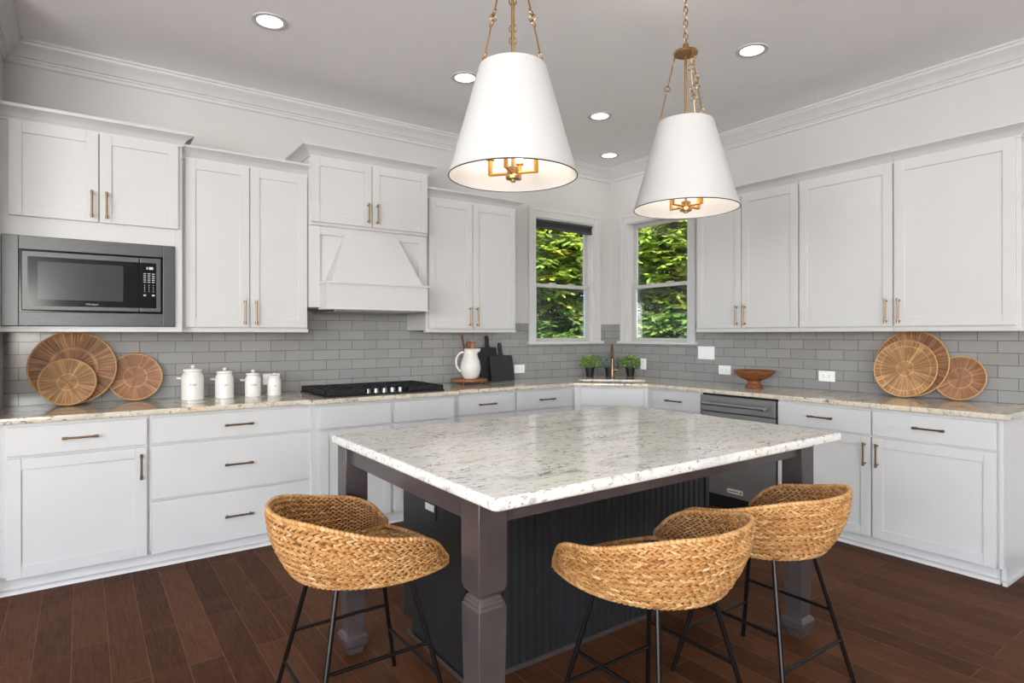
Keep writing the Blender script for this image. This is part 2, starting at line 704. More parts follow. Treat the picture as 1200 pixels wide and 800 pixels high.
def thing(name, label, cat, loc, group=None):
    o = bpy.data.objects.new(name, None)
    o.empty_display_size = 0.05
    o.location = loc
    C.objects.link(o)
    OFF[o.name] = Vector(loc)
    return tag(o, label, cat, group)


def struct(o, label=None):
    o['kind'] = 'structure'
    if label:
        o['label'] = label
    return o


def copy_tree(o, loc, rz=0.0, label=None):
    def rec(x, parent):
        c = x.copy()
        C.objects.link(c)
        if parent is not None:
            c.parent = parent
        for ch in list(x.children):
            rec(ch, c)
        return c
    r = rec(o, None)
    r.location = loc
    r.rotation_euler = (0, 0, rz)
    if label:
        r['label'] = label
    OFF[r.name] = Vector(loc)
    return r


def text_obj(name, s, size, mat, parent, F, u, d, z, align='CENTER', extrude=0.0004, bend=None, shear=0.0):
    cu = bpy.data.curves.new(name, 'FONT')
    cu.body = s
    cu.size = size
    cu.align_x = align
    cu.align_y = 'CENTER'
    cu.extrude = extrude
    cu.shear = shear
    tmp = bpy.data.objects.new(name + '_tmp', cu)
    C.objects.link(tmp)
    dg = bpy.context.evaluated_depsgraph_get()
    me = bpy.data.meshes.new_from_object(tmp.evaluated_get(dg))
    bpy.data.objects.remove(tmp)
    mb = MB()
    vs = []
    for v in me.vertices:
        if bend:
            cxy, rad, a0 = bend
            a = a0 + v.co.x / rad
            vs.append(Vector((cxy[0] + (rad + v.co.z) * sin(a), cxy[1] - (rad + v.co.z) * cos(a), z + v.co.y)))
        else:
            vs.append(F(u + v.co.x, d + v.co.z, z + v.co.y))
    mb.add(vs, [list(p.vertices) for p in me.polygons])
    return mb.build(name, mat, parent, smooth=0)


# ---------------------------------------------------------------- the setting
YR = -12.0
XR = -9.0
fl = MB().box(FW, XR - 0.14, 0.14, YR - 0.14, 0.14, -0.06, 0.0).build('floor', 'floor', smooth=0, uvfn=lambda w: (w.y + 0.31, w.x + 4.51 + 12 * 0.1295))
struct(fl, 'dark brown plank floor running away towards the cooktop wall')
struct(MB().box(FW, XR - 0.14, 0.14, YR - 0.14, 0.14, H, H + 0.1).build('ceiling', 'ceiling', smooth=0), 'flat pale ceiling with round recessed lights')
WA = (-1.015, -0.245)     # opening in the cooktop wall (x)
WB = (0.25, 1.02)         # opening in the right wall (u)
WZ = (1.265, 2.48)


def wall_with_hole(name, F, u0, u1, hole, z, label):
    mb = MB()
    a, b = hole
    mb.box(F, u0, a, -0.14, 0, 0, H)
    mb.box(F, b, u1, -0.14, 0, 0, H)
    mb.box(F, a, b, -0.14, 0, 0, z[0])
    mb.box(F, a, b, -0.14, 0, z[1], H)
    return struct(mb.build(name, 'wall', smooth=0), label)


wall_with_hole('wall_back', FA, XL, 0.14, WA, WZ, 'pale wall behind the cooktop, with the left window')
wall_with_hole('wall_right', FB, 0.0, -YR, WB, WZ, 'pale wall on the right, with the right window')
struct(MB().box(FW, XL - 0.14, XL, -0.68, 0.14, 0, H).build('wall_left', 'wall', smooth=0), 'pale wall at the left end of the cabinets')
mb = MB()
for a, b in ((XR, -8.6), (-5.2, 0.0)):
    mb.box(FW, a, b, YR - 0.14, YR, 0, H)
for a, b in ((-8.6, -5.2),):  # unseen opening, made up to go with the rear fill light
    mb.box(FW, a, b, YR - 0.14, YR, 0, 0.5)
    mb.box(FW, a, b, YR - 0.14, YR, 2.9, H)
struct(mb.build('wall_rear', 'wall', smooth=0), 'wall behind the photographer with a wide opening added for the fill light')
mb = MB()
for a, b in ((YR, -9.4), (-7.0, -6.2), (-3.8, 0.14)):
    mb.box(FW, XR - 0.14, XR, a, b, 0, H)
for a, b in ((-9.4, -7.0), (-6.2, -3.8)):  # two unseen openings added beside the side fill lights
    mb.box(FW, XR - 0.14, XR, a, b, 0, 0.5)
    mb.box(FW, XR - 0.14, XR, a, b, 2.9, H)
struct(mb.build('wall_far_left', 'wall', smooth=0), 'far left wall of the open room with two tall openings added for the fill light')
struct(MB().box(FW, XR, XL - 0.14, 0.0, 0.14, 0, H).build('wall_beyond', 'wall', smooth=0), 'wall of the open room left of the kitchen')

# crown moulding round the ceiling
prof = [(0.0, H), (0.092, H), (0.092, H - 0.012), (0.084, H - 0.018), (0.082, H - 0.030), (0.072, H - 0.042), (0.052, H - 0.058),
        (0.036, H - 0.078), (0.028, H - 0.092), (0.018, H - 0.096), (0.018, H - 0.106), (0.012, H - 0.110), (0.012, H - 0.128), (0.006, H - 0.134), (0.0, H - 0.134)]
cr = MB().sweep([(XL, -0.68), (XL, 0), (0, 0), (0, YR)], prof)
struct(cr.build('trim_1', 'trimw', smooth=25), 'white crown moulding where walls meet ceiling')

# tiled backsplash
ZT = 1.445
TT = 0.009
mb = MB()
mb.box(FA, XL, -3.36, 0, TT, 0.914, 1.40)
mb.box(FA, -3.36, -2.34, 0, TT, 0.914, 1.56)
mb.box(FA, -2.34, -1.50, 0, TT, 0.914, 1.40)
mb.box(FA, -1.50, -1.105, 0, TT, 0.914, ZT)
mb.box(FA, -1.105, -0.155, 0, TT, 0.914, 1.24)
mb.box(FA, -0.155, -TT, 0, TT, 0.914, ZT)
struct(mb.build('trim_2', 'tile', smooth=0, uvfn=lambda w: (w.x + 3.372, w.z - 1.372 + 0.0762 * 20)), 'grey subway tile backsplash behind the cooktop')
mb = MB()
mb.box(FB, 0, 0.16, 0, TT, 0.914, ZT)
mb.box(FB, 0.16, 1.11, 0, TT, 0.914, 1.24)
mb.box(FB, 1.11, 1.40, 0, TT, 0.914, ZT)
mb.box(FB, 1.40, 3.58, 0, TT, 0.914, 1.40)
struct(mb.build('trim_3', 'tile', smooth=0, uvfn=lambda w: (-w.y + 0.03, w.z - 1.372 + 0.0762 * 20)), 'grey subway tile backsplash on the right wall')


def window(name, F, a, b, side, label):
    root = bpy.data.objects.new(name, None)
    root.location = F((a + b) / 2, 0, WZ[0])
    C.objects.link(root)
    OFF[root.name] = Vector(root.location)
    struct(root, label)
    z0, z1 = WZ
    cs = MB()
    w = 0.088
    for d0, d1, ins in ((0.0, 0.016, 0.0), (0.016, 0.022, 0.062)):      # flat casing with a raised outer edge
        cs.box(F, a - w, a - ins, d0, d1, z0, z1 + w)
        cs.box(F, b + ins, b + w, d0, d1, z0, z1 + w)
        cs.box(F, a - ins, b + ins, d0, d1, z1 + ins, z1 + w)
    # jamb lining
    cs.box(F, a, a + 0.012, -0.14, -0.0005, z0, z1)
    cs.box(F, b - 0.012, b, -0.14, -0.0005, z0, z1)
    cs.box(F, a + 0.012, b - 0.012, -0.14, -0.0005, z1 - 0.012, z1)
    cs.build('window_frame', 'trimw', root, smooth=0, bevel=0.002)
    si = MB().box(F, a - w - 0.02, b + w + 0.02, -0.14, 0.05, z0 - 0.024, z0 + 0.002)
    si.build('window_sill', 'trimw', root, smooth=0, bevel=0.004)
    a2, b2 = a + 0.012, b - 0.012
    zm = 1.825
    for nm, d0, d1, lo, hi in (('lower_sash', -0.075, -0.05, z0, zm + 0.018), ('upper_sash', -0.102, -0.078, zm - 0.018, z1 - 0.012)):
        s = MB()
        st = 0.044
        s.box(F, a2, a2 + st, d0, d1, lo, hi)
        s.box(F, b2 - st, b2, d0, d1, lo, hi)
        s.box(F, a2 + st, b2 - st, d0, d1, lo, lo + 0.036)
        s.box(F, a2 + st, b2 - st, d0, d1, hi - 0.036, hi)
        if nm == 'lower_sash':
            s.box(F, (a + b) / 2 - 0.16, (a + b) / 2 - 0.09, d0 + 0.002, d1 + 0.012, hi - 0.002, hi + 0.012)
            s.box(F, (a + b) / 2 + 0.09, (a + b) / 2 + 0.16, d0 + 0.002, d1 + 0.012, hi - 0.002, hi + 0.012)
        so = s.build(nm, 'sash', root, smooth=0, bevel=0.002)
        g = MB().box(F, a2 + st, b2 - st, (d0 + d1) / 2 - 0.002, (d0 + d1) / 2 + 0.002, lo + 0.036, hi - 0.036)
        g.build('pane', 'glass', so, smooth=0)
    sc = MB().box(F, a2 + 0.01, b2 - 0.01, -0.125, -0.124, z0, zm)
    sc.build('insect_screen', 'screen', root, smooth=0)
    return root


window('window_1', FA, WA[0], WA[1], 'a', 'white sash window left of the corner, dark blind at its top')
window('window_2', FB, WB[0], WB[1], 'b', 'white sash window right of the corner, beside the pale upper cabinets')

bl = thing('window_blind', 'raised charcoal blind at the top of the left window', 'blind', FA(-0.63, -0.03, 2.39))
MB().box(FA, WA[0] + 0.014, WA[1] - 0.014, -0.046, 0.006, 2.442, 2.467).build('headrail', 'blind', bl, smooth=0, bevel=0.003)
pl = MB()
for k in range(6):
    z = 2.437 - k * 0.0075
    pl.box(FA, WA[0] + 0.02, WA[1] - 0.02, -0.040, 0.0 - 0.002 * (k % 2), z - 0.0045, z)
pl.box(FA, WA[0] + 0.018, WA[1] - 0.018, -0.042, 0.0, 2.380, 2.394)
pl.build('folded_fabric', 'blind', bl, smooth=0)

# ---------------------------------------------------------------- cabinets
def handle(parent, F, u, d, z, vertical, L=0.155):
    bar, post = MB(), None
    r = 0.0055
    h = L / 2
    ax = (lambda s: F(u, d + 0.030, z + s)) if vertical else (lambda s: F(u + s, d + 0.030, z))
    bx = (lambda s: F(u, d, z + s)) if vertical else (lambda s: F(u + s, d, z))
    bar.tube([ax(-h), ax(h)], r, 10)
    for sgn in (-1, 1):
        bar.tube([bx(sgn * (h - 0.012)), ax(sgn * (h - 0.012))], 0.0055, 10)
        bar.tube([ax(sgn * (h - 0.020)), ax(sgn * (h + 0.002))], 0.0075, 10)
    return bar.build('handle', 'bronze', parent, smooth=40)


def shaker(name, F, u0, u1, z0, z1, d, parent, st=0.058, t=0.02, mat='cab'):
    mb = MB()
    mb.box(F, u0, u0 + st, d, d + t, z0, z1)
    mb.box(F, u1 - st, u1, d, d + t, z0, z1)
    mb.box(F, u0 + st, u1 - st, d, d + t, z0, z0 + st)
    mb.box(F, u0 + st, u1 - st, d, d + t, z1 - st, z1)
    mb.box(F, u0 + st - 0.002, u1 - st + 0.002, d, d + t - 0.008, z0 + st - 0.002, z1 - st + 0.002)
    return mb.build(name, mat, parent, smooth=0, bevel=0.0018)


def slab(name, F, u0, u1, z0, z1, d, parent, t=0.02, mat='cab'):
    return MB().box(F, u0, u1, d, d + t, z0, z1).build(name, mat, parent, smooth=0, bevel=0.0025)


def crown_prof(z, h=0.075, p=0.06):
    return [(-0.02, z), (0.006, z), (0.006, z + 0.012), (0.010, z + 0.016), (0.016, z + 0.030), (0.030, z + 0.046), (0.048, z + 0.056), (0.054, z + 0.060), (p, z + 0.062), (p, z + h), (-0.02, z + h)]


def crown(F, u0, u1, d, z, parent, left=True, right=True, dl=0.0, dr=0.0, h=0.075):
    pts = []
    if left:
        pts.append(F(u0, dl, 0))
    pts += [F(u0, d, 0), F(u1, d, 0)]
    if right:
        pts.append(F(u1, dr, 0))
    p2 = [(p.x, p.y) for p in pts]
    return MB().sweep(p2, crown_prof(z, h)).build('crown', 'cab', parent, smooth=25)


def rail(F, u0, u1, d, parent, z=1.372):
    return MB().box(F, u0, u1, d - 0.03, d + 0.012, z - 0.018, z + 0.004).build('light_rail', 'cab', parent, smooth=0, bevel=0.004)


# --- upper cabinets, cooktop wall
c = thing('upper_cabinet', 'short white two-door upper cabinet above the microwave', 'cabinet', FA(-4.53, 0, 1.37))
mb = MB()
mb.box(FA, XL, -4.135, 0.003, 0.40, 1.882, 2.505)
mb.box(FA, XL, -4.955, 0.003, 0.40, 1.372, 1.882)
mb.box(FA, -4.135, -4.095, 0.003, 0.40, 1.372, 2.505)
mb.box(FA, -4.955, -4.135, 0.0, 0.40, 1.364, 1.386)
mb.box(FA, -4.955, -4.135, 0.0, 0.02, 1.386, 1.882)
mb.build('carcass', 'cab', c, smooth=0, bevel=0.0015)
rail(FA, XL, -4.095, 0.40, c)
for a, b, hu in ((-4.925, -4.524, -4.556), (-4.518, -4.118, -4.486)):
    dr = shaker('door', FA, a, b, 1.987, 2.498, 0.40, c)
    handle(dr, FA, hu, 0.42, 2.085, True, 0.15)
crown(FA, XL, -4.095, 0.405, 2.500, c, left=False, h=0.08)

c = thing('upper_cabinet', 'tall white two-door upper cabinet between microwave and range hood', 'cabinet', FA(-3.70, 0, 1.37))
MB().box(FA, -4.093, -3.312, 0.003, 0.34, 1.372, 2.455).build('carcass', 'cab', c, smooth=0, bevel=0.0015)
rail(FA, -4.093, -3.306, 0.34, c)
for a, b, hu in ((-4.073, -3.696, -3.728), (-3.690, -3.316, -3.658)):
    dr = shaker('door', FA, a, b, 1.386, 2.446, 0.34, c)
    handle(dr, FA, hu, 0.36, 1.485, True)
crown(FA, -4.093, -3.312, 0.345, 2.448, c, left=False, right=True, dr=0.345 - 0.02)

c = thing('upper_cabinet', 'short white two-door upper cabinet with crown above the range hood', 'cabinet', FA(-2.85, 0, 2.1))
MB().box(FA, -3.311, -2.395, 0.003, 0.40, 2.105, 2.585).build('carcass', 'cab', c, smooth=0, bevel=0.0015)
for a, b, hu in ((-3.305, -2.863, -2.895), (-2.857, -2.402, -2.825)):
    dr = shaker('door', FA, a, b, 2.128, 2.580, 0.40, c)
    handle(dr, FA, hu, 0.42, 2.225, True, 0.14)
crown(FA, -3.311, -2.395, 0.405, 2.580, c, dl=0.004, dr=0.004)

# range hood
hd = thing('range_hood', 'white tapered wooden range hood over the cooktop', 'range hood', FA(-2.85, 0, 1.515))
mb = MB()
mb.box(FA, -3.310, -2.396, 0.01, 0.375, 1.530, 2.104)
for a, b, z0, z1 in ((-3.310, -3.235, 1.530, 2.104), (-2.470, -2.396, 1.530, 2.104), (-3.235, -2.470, 2.045, 2.104)):
    mb.box(FA, a, b, 0.375, 0.392, z0, z1)
mb.build('back_panel', 'cab', hd, smooth=0, bevel=0.0015)
mb = MB()
zt, zb = 2.075, 1.70
p = []
for z, hw, d in ((zb, 0.352, 0.53), (zt, 0.203, 0.395)):
    for dd in (0.36, d):
        for sgn in (-1, 1):
            p.append(FA(-2.852 + sgn * hw, dd, z))
mb.hexa(p)
mb.build('tapered_canopy', 'cab', hd, smooth=0, bevel=0.0015)
mb = MB()
mb.box(FA, -3.238, -2.466, 0.376, 0.545, 1.522, 1.692)
mb.box(FA, -3.246, -2.458, 0.376, 0.555, 1.690, 1.706)
mb.box(FA, -3.246, -2.458, 0.376, 0.553, 1.512, 1.524)
mb.build('apron', 'cab', hd, smooth=0, bevel=0.0025)
MB().box(FA, -3.18, -2.52, 0.05, 0.52, 1.500, 1.513).build('vent_insert', 'steel', hd, smooth=0, bevel=0.002)

c = thing('upper_cabinet', 'white two-door upper cabinet between range hood and left window', 'cabinet', FA(-1.93, 0, 1.37))
MB().box(FA, -2.380, -1.507, 0.003, 0.34, 1.372, 2.432).build('carcass', 'cab', c, smooth=0, bevel=0.0015)
rail(FA, -2.385, -1.500, 0.34, c)
for a, b, hu in ((-2.360, -1.953, -1.985), (-1.947, -1.514, -1.915)):
    dr = shaker('door', FA, a, b, 1.386, 2.424, 0.34, c)
    handle(dr, FA, hu, 0.36, 1.485, True)
crown(FA, -2.380, -1.507, 0.345, 2.426, c)

# --- upper cabinets, right wall
for (u0, u1, doors, label, lf, rg) in (
        (1.372, 2.279, ((1.394, 1.808, 1.776), (1.815, 2.274, 1.847)), 'white two-door upper cabinet beside the right window', True, False),
        (2.281, 2.907, ((2.286, 2.902, 2.870),), 'white single-door upper cabinet with its handle at right, above the foot of the rattan trays', False, False),
        (2.909, 3.552, ((2.913, 3.530, 2.945),), 'white single-door upper cabinet at the far right end of the row', False, True)):
    c = thing('upper_cabinet', label, 'cabinet', FB((u0 + u1) / 2, 0, 1.37))
    MB().box(FB, u0, u1, 0.003, 0.34, 1.372, 2.442).build('carcass', 'cab', c, smooth=0, bevel=0.0015)
    rail(FB, u0, u1 + (0.006 if rg else 0), 0.34, c)
    for a, b, hu in doors:
        dr = shaker('door', FB, a, b, 1.388, 2.434, 0.34, c)
        handle(dr, FB, hu, 0.36, 1.487, True)
    crown(FB, u0, u1, 0.345, 2.436, c, left=lf, right=rg)

# --- base cabinets
ZD0, ZD1, ZG0, ZG1 = 0.088, 0.702, 0.716, 0.864
UNDER = 0.883


def base(label, F, u0, u1, d, fronts, loc_u, sides=None, z0=0.10):
    c = thing('base_cabinet', label, 'cabinet', F(loc_u, 0, 0))
    MB().box(F, u0, u1, 0.002, d, z0, UNDER).build('carcass', 'cab', c, smooth=0, bevel=0.0015)
    for kind, a, b, lo, hi, hh in fronts:
        if kind == 'door':
            o = shaker('door', F, a, b, lo, hi, d, c)
            if hh is not None:
                handle(o, F, hh, d + 0.02, hi - 0.105, True, 0.14)
        else:
            o = slab('drawer', F, a, b, lo, hi, d, c) if kind == 'drawer' else slab('false_front', F, a, b, lo, hi, d, c)
            if hh:
                handle(o, F, (a + b) / 2, d + 0.02, (lo + hi) / 2 + 0.002, False, 0.157)
    return c


base('white base cabinet with one drawer over one door, below the microwave', FA, XL + 0.003, -4.292, 0.63,
     [('drawer', -4.915, -4.302, ZG0, ZG1, True), ('door', -4.915, -4.302, ZD0, ZD1, -4.332)], -4.63)
base('wide white base cabinet with a stack of three drawers', FA, -4.291, -3.352, 0.63,
     [('drawer', -4.281, -3.362, ZG0, ZG1, True), ('drawer', -4.281, -3.362, 0.398, ZD1, True), ('drawer', -4.281, -3.362, ZD0, 0.384, True)], -3.82)
base('white base cabinet projecting below the gas cooktop, no pulls on its upper fronts', FA, -3.385, -2.296, 0.675,
     [('false', -3.335, -2.834, ZG0, ZG1, False), ('false', -2.808, -2.323, ZG0, ZG1, False),
      ('door', -3.335, -2.834, ZD0, ZD1, -2.866), ('door', -2.808, -2.323, ZD0, ZD1, -2.776)], -2.84)
base('white drawer base cabinet just right of the cooktop', FA, -2.296, -1.716, 0.63,
     [('drawer', -2.286, -1.726, ZG0, ZG1, True), ('door', -2.286, -1.726, ZD0, ZD1, -1.758)], -2.0)
base('white drawer base cabinet just left of the corner sink', FA, -1.715, -1.062, 0.63,
     [('drawer', -1.706, -1.105, ZG0, ZG1, True), ('door', -1.706, -1.105, ZD0, ZD1, -1.673)], -1.4)
base('narrow white drawer base cabinet between corner sink and dishwasher', FB, 1.084, 1.645, 0.63,
     [('drawer', 1.150, 1.640, ZG0, ZG1, True), ('door', 1.150, 1.640, ZD0, ZD1, 1.60)], 1.4)
base('white base cabinet right beside the dishwasher, door pull at right', FB, 2.282, 2.9005, 0.63,
     [('drawer', 2.290, 2.896, ZG0, ZG1, True), ('door', 2.290, 2.896, ZD0, ZD1, 2.866)], 2.59)
c = base('white base cabinet at the right end of the run, door pull at left', FB, 2.9015, 3.532, 0.63,
         [('drawer', 2.907, 3.524, ZG0, ZG1, True), ('door', 2.907, 3.524, ZD0, ZD1, 2.938)], 3.2)
mb = MB()
mb.box(FB, 3.532, 3.552, 0.002, 0.60, 0.0, UNDER)
mb.box(FB, 3.532, 3.552, 0.60, 0.640, 0.09, UNDER)
mb.box(FB, 3.545, 3.566, 0.002, 0.632, 0.0, 0.02)
mb.build('end_panel', 'cab', c, smooth=0, bevel=0.002)

# diagonal sink base
PA, PB = Vector((-1.10, -0.665, 0)), Vector((-0.665, -1.12, 0))
ud = (PB - PA).normalized()
nd = Vector((ud.y, -ud.x, 0))      # towards the room
if nd.x > 0:
    nd = -nd
FD = Frame(PA, ud, nd)
LD = (PB - PA).length
c = thing('base_cabinet', 'white diagonal corner sink cabinet under the brass faucet', 'cabinet', FD(LD / 2, -0.3, 0))
mb = MB()
poly = [FD(0.012, -0.05, 0), FD(LD - 0.012, -0.05, 0), Vector((-0.64, -1.080, 0)), Vector((-0.02, -1.080, 0)), Vector((-0.02, -0.02, 0)), Vector((-1.058, -0.02, 0)), Vector((-1.058, -0.636, 0))]
mb.prism([(p.x, p.y) for p in poly], lambda a, b, h: Vector((a, b, h)), 0.10, 0.62)
mb.box(FD, 0.0, LD, -0.07, -0.05, 0.10, UNDER)
mb.build('carcass', 'cab', c, smooth=0)
slab('false_front', FD, 0.05, LD - 0.035, ZG0, ZG1, -0.05, c)
for a, b, hu in ((0.05, LD / 2 + 0.005, LD / 2 - 0.026), (LD / 2 + 0.011, LD - 0.035, LD / 2 + 0.04)):
    o = shaker('door', FD, a, b, ZD0, ZD1, -0.05, c)
    handle(o, FD, hu, -0.03, ZD1 - 0.105, True, 0.14)

# toe boards with quarter round along the floor
shoe = [(-0.030, 0.0), (0.018, 0.0), (0.0175, 0.008), (0.013, 0.015), (0.006, 0.019), (-0.018, 0.02), (-0.018, 0.098), (-0.030, 0.098)]
tb = MB().sweep([(XL, -0.602), (-3.40, -0.602), (-3.40, -0.640), (-2.28, -0.640), (-2.28, -0.602), (-1.075, -0.602), (-0.602, -1.085), (-0.602, -1.648)], shoe)
struct(tb.build('baseboard_back', 'trimw', smooth=30), 'white toe board and shoe moulding under the cooktop wall cabinets')
tb = MB().sweep([(-0.602, -2.283), (-0.602, -3.532)], shoe)
struct(tb.build('baseboard_right', 'trimw', smooth=30), 'white toe board and shoe moulding under the right wall cabinets')

# ---------------------------------------------------------------- worktops
def outline_mesh(outer, holes, z0, z1, bevel):
    cu = bpy.data.curves.new('outline', 'CURVE')
    cu.dimensions = '2D'
    cu.fill_mode = 'BOTH'
    for pts in [outer] + holes:
        sp = cu.splines.new('POLY')
        sp.points.add(len(pts) - 1)
        for q, p in zip(sp.points, pts):
            q.co = (p[0], p[1], 0, 1)
        sp.use_cyclic_u = True
    cu.bevel_depth = bevel
    cu.offset = -bevel
    cu.bevel_resolution = 2
    cu.extrude = (z1 - z0) / 2 - bevel
    tmp = bpy.data.objects.new('outline_tmp', cu)
    C.objects.link(tmp)
    dg = bpy.context.evaluated_depsgraph_get()
    me = bpy.data.meshes.new_from_object(tmp.evaluated_get(dg))
    bpy.data.objects.remove(tmp)
    mb = MB()
    mb.add([v.co + Vector((0, 0, (z0 + z1) / 2)) for v in me.vertices], [list(p.vertices) for p in me.polygons])
    return mb


def q2(v):
    return (v.x, v.y)


outer = [(XL + 0.002, -TT), (XL + 0.002, -0.665), (-3.425, -0.665), (-3.385, -0.718), (-2.300, -0.718), (-2.262, -0.665), q2(PA), q2(PB), (-0.665, -3.578), (-TT, -3.578), (-TT, -TT)]
SK = (LD / 2 - 0.295, LD / 2 + 0.295, -0.47, -0.085)       # sink hole in the diagonal frame
hole = [q2(FD(SK[0], SK[2], 0)), q2(FD(SK[1], SK[2], 0)), q2(FD(SK[1], SK[3], 0)), q2(FD(SK[0], SK[3], 0))]
ct = outline_mesh(outer, [hole], UNDER, 0.914, 0.005).build('countertop', 'granite', smooth=30)
tag(ct, 'beige speckled granite worktop running round both walls', 'countertop')

sk = thing('sink', 'undermount steel basin in the corner worktop', 'sink', FD(LD / 2, -0.28, 0.68))
mb = MB()
a, b, d0, d1 = SK[0] - 0.012, SK[1] + 0.012, SK[2] - 0.012, SK[3] + 0.012
zt, zb, t = UNDER - 0.001, 0.67, 0.006
mb.box(FD, a, a + t, d0, d1, zb, zt)
mb.box(FD, b - t, b, d0, d1, zb, zt)
mb.box(FD, a + t, b - t, d0, d0 + t, zb, zt)
mb.box(FD, a + t, b - t, d1 - t, d1, zb, zt)
mb.box(FD, a + t, b - t, d0 + t, d1 - t, zb, zb + t)
mb.build('basin', 'steel', sk, smooth=0)
MB().lathe([(0.045, 0), (0.045, 0.004), (0.02, 0.003)], FD(LD / 2, -0.28, 0.676), 24).build('drain', 'bronze_dark', sk)

fc = FD(LD / 2 + 0.002, -0.545, 0.914)
fa = thing('faucet', 'brass single-lever kitchen faucet behind the corner sink', 'faucet', fc)
MB().lathe([(0.027, 0), (0.027, 0.006), (0.022, 0.012), (0.019, 0.016), (0.019, 0.13), (0.0155, 0.14), (0.0155, 0.27), (0.0, 0.27)], fc, 24).build('body', 'bronze', fa)
arc = []
for k in range(13):
    an = pi * k / 12 * 0.92
    arc.append(fc + nd * (0.075 - 0.075 * cos(an)) + Vector((0, 0, 0.262 + 0.065 * sin(an))))
MB().tube(arc, 0.0135, 14).build('spout', 'bronze', fa)
e = arc[-1]
dn = (arc[-1] - arc[-2]).normalized()
MB().tube([e - dn * 0.002, e + dn * 0.03, e + dn * 0.075], 0.016, 14, r2=0.0185).build('spray_head', 'bronze', fa)
hb = fc + Vector((0, 0, 0.085))
lv = MB()
lv.tube([hb, hb + ud * 0.05], 0.016, 14)
lv.tube([hb + ud * 0.042, hb + ud * 0.05 + Vector((0, 0, 0.005)), hb + ud * 0.056 + nd * 0.02 + Vector((0, 0, 0.07))], 0.006, 10)
lv.build('lever', 'bronze', fa)

# ---------------------------------------------------------------- cooktop
ck = thing('cooktop', 'black gas cooktop with cast iron grates set in the worktop', 'cooktop', (-2.83, -0.365, 0.914))
cx0, cx1, cy0, cy1 = -3.290, -2.372, -0.635, -0.095
MB().box(FW, cx0, cx1, cy0, cy1, 0.914, 0.924).build('tray', 'black', ck, smooth=0, bevel=0.004)
for cxb, cyb, r in ((-3.13, -0.24, 0.045), (-3.13, -0.49, 0.038), (-2.83, -0.30, 0.058), (-2.53, -0.24, 0.045), (-2.53, -0.49, 0.038)):
    bu = MB().lathe([(r + 0.012, 0), (r + 0.012, 0.006), (r, 0.010), (r, 0.016), (r * 0.9, 0.022), (0, 0.022)], (cxb, cyb, 0.923), 24)
    bu.build('burner', 'iron', ck)
for g0, g1, gy0 in ((cx0 + 0.008, -2.985, cy0 + 0.008), (-2.975, -2.69, -0.49), (-2.68, cx1 - 0.008, cy0 + 0.008)):
    g = MB()
    zz0, zz1 = 0.928, 0.960
    gy1 = cy1 - 0.008
    w = 0.014
    g.box(FW, g0, g1, gy0, gy0 + w, zz0, zz1)
    g.box(FW, g0, g1, gy1 - w, gy1, zz0, zz1)
    g.box(FW, g0, g0 + w, gy0, gy1, zz0, zz1)
    g.box(FW, g1 - w, g1, gy0, gy1, zz0, zz1)
    ym = (gy0 + gy1) / 2
    g.box(FW, g0, g1, ym - w / 2, ym + w / 2, zz0, zz1)
    for q in (0.25, 0.5, 0.75):
        xq = g0 + (g1 - g0) * q
        g.box(FW, xq - 0.005, xq + 0.005, gy0, gy1, zz0 + 0.002, zz1)
    for q in (0.25, 0.75):
        yq = gy0 + (gy1 - gy0) * q
        g.box(FW, g0, g1, yq - 0.005, yq + 0.005, zz0 + 0.002, zz1)
    for xx in (g0, g1 - w):
        for yy in (gy0, gy1 - w, ym - w / 2):
            g.box(FW, xx, xx + w, yy, yy + w, 0.923, zz1)
    g.build('grate', 'iron', ck, smooth=0, bevel=0.002)
for k in range(5):
    kx = -2.955 + k * 0.0625
    MB().lathe([(0.021, 0), (0.021, 0.012), (0.0185, 0.030), (0.016, 0.032), (0, 0.032)], (kx, -0.565, 0.923), 20).build('knob', 'steel', ck)

# ---------------------------------------------------------------- microwave
mw = thing('microwave', 'built-in stainless microwave in a wide steel surround', 'microwave', FA(-4.545, 0.40, 1.386))
mb = MB()
X0, X1, Z0, Z1 = -4.953, -4.137, 1.388, 1.880
I0, I1, J0, J1 = -4.882, -4.200, 1.465, 1.806
dd0, dd1 = 0.40, 0.420
mb.box(FA, X0, I0, dd0, dd1, Z0, Z1)
mb.box(FA, I1, X1, dd0, dd1, Z0, Z1)
mb.box(FA, I0, I1, dd0, dd1, Z0, J0)
mb.box(FA, I0, I1, dd0, dd1, J1, Z1)
mb.build('surround', 'steel_glare_cut', mw, smooth=0, bevel=0.002)
MB().box(FA, I0 - 0.02, I1 + 0.02, 0.06, 0.400, J0 - 0.02, J1 + 0.02).build('body', 'glassblack', mw, smooth=0)
dm = MB().box(FA, -4.871, -4.324, 0.400, 0.428, 1.473, 1.798).build('door', 'steel_glare_cut', mw, smooth=0, bevel=0.004)
MB().box(FA, -4.843, -4.324, 0.4275, 0.4295, 1.497, 1.768).build('door_glass', 'glassblack', dm, smooth=0)
MB().box(FA, -4.800, -4.405, 0.429, 0.4302, 1.533, 1.742).build('viewing_window', 'glassgrey', dm, smooth=0)
text_obj('logo', 'Whirlpool', 0.014, 'lightprint', dm, FA, -4.555, 0.4298, 1.512)
cp = MB().box(FA, -4.321, -4.212, 0.400, 0.428, 1.473, 1.798).build('control_panel', 'steel_glare_cut', mw, smooth=0, bevel=0.004)
MB().box(FA, -4.321, -4.237, 0.4275, 0.4295, 1.497, 1.768).build('panel_glass', 'glassblack', cp, smooth=0)
text_obj('clock_display', '1:00', 0.022, 'clock', cp, FA, -4.272, 0.4296, 1.735)
kp = MB()
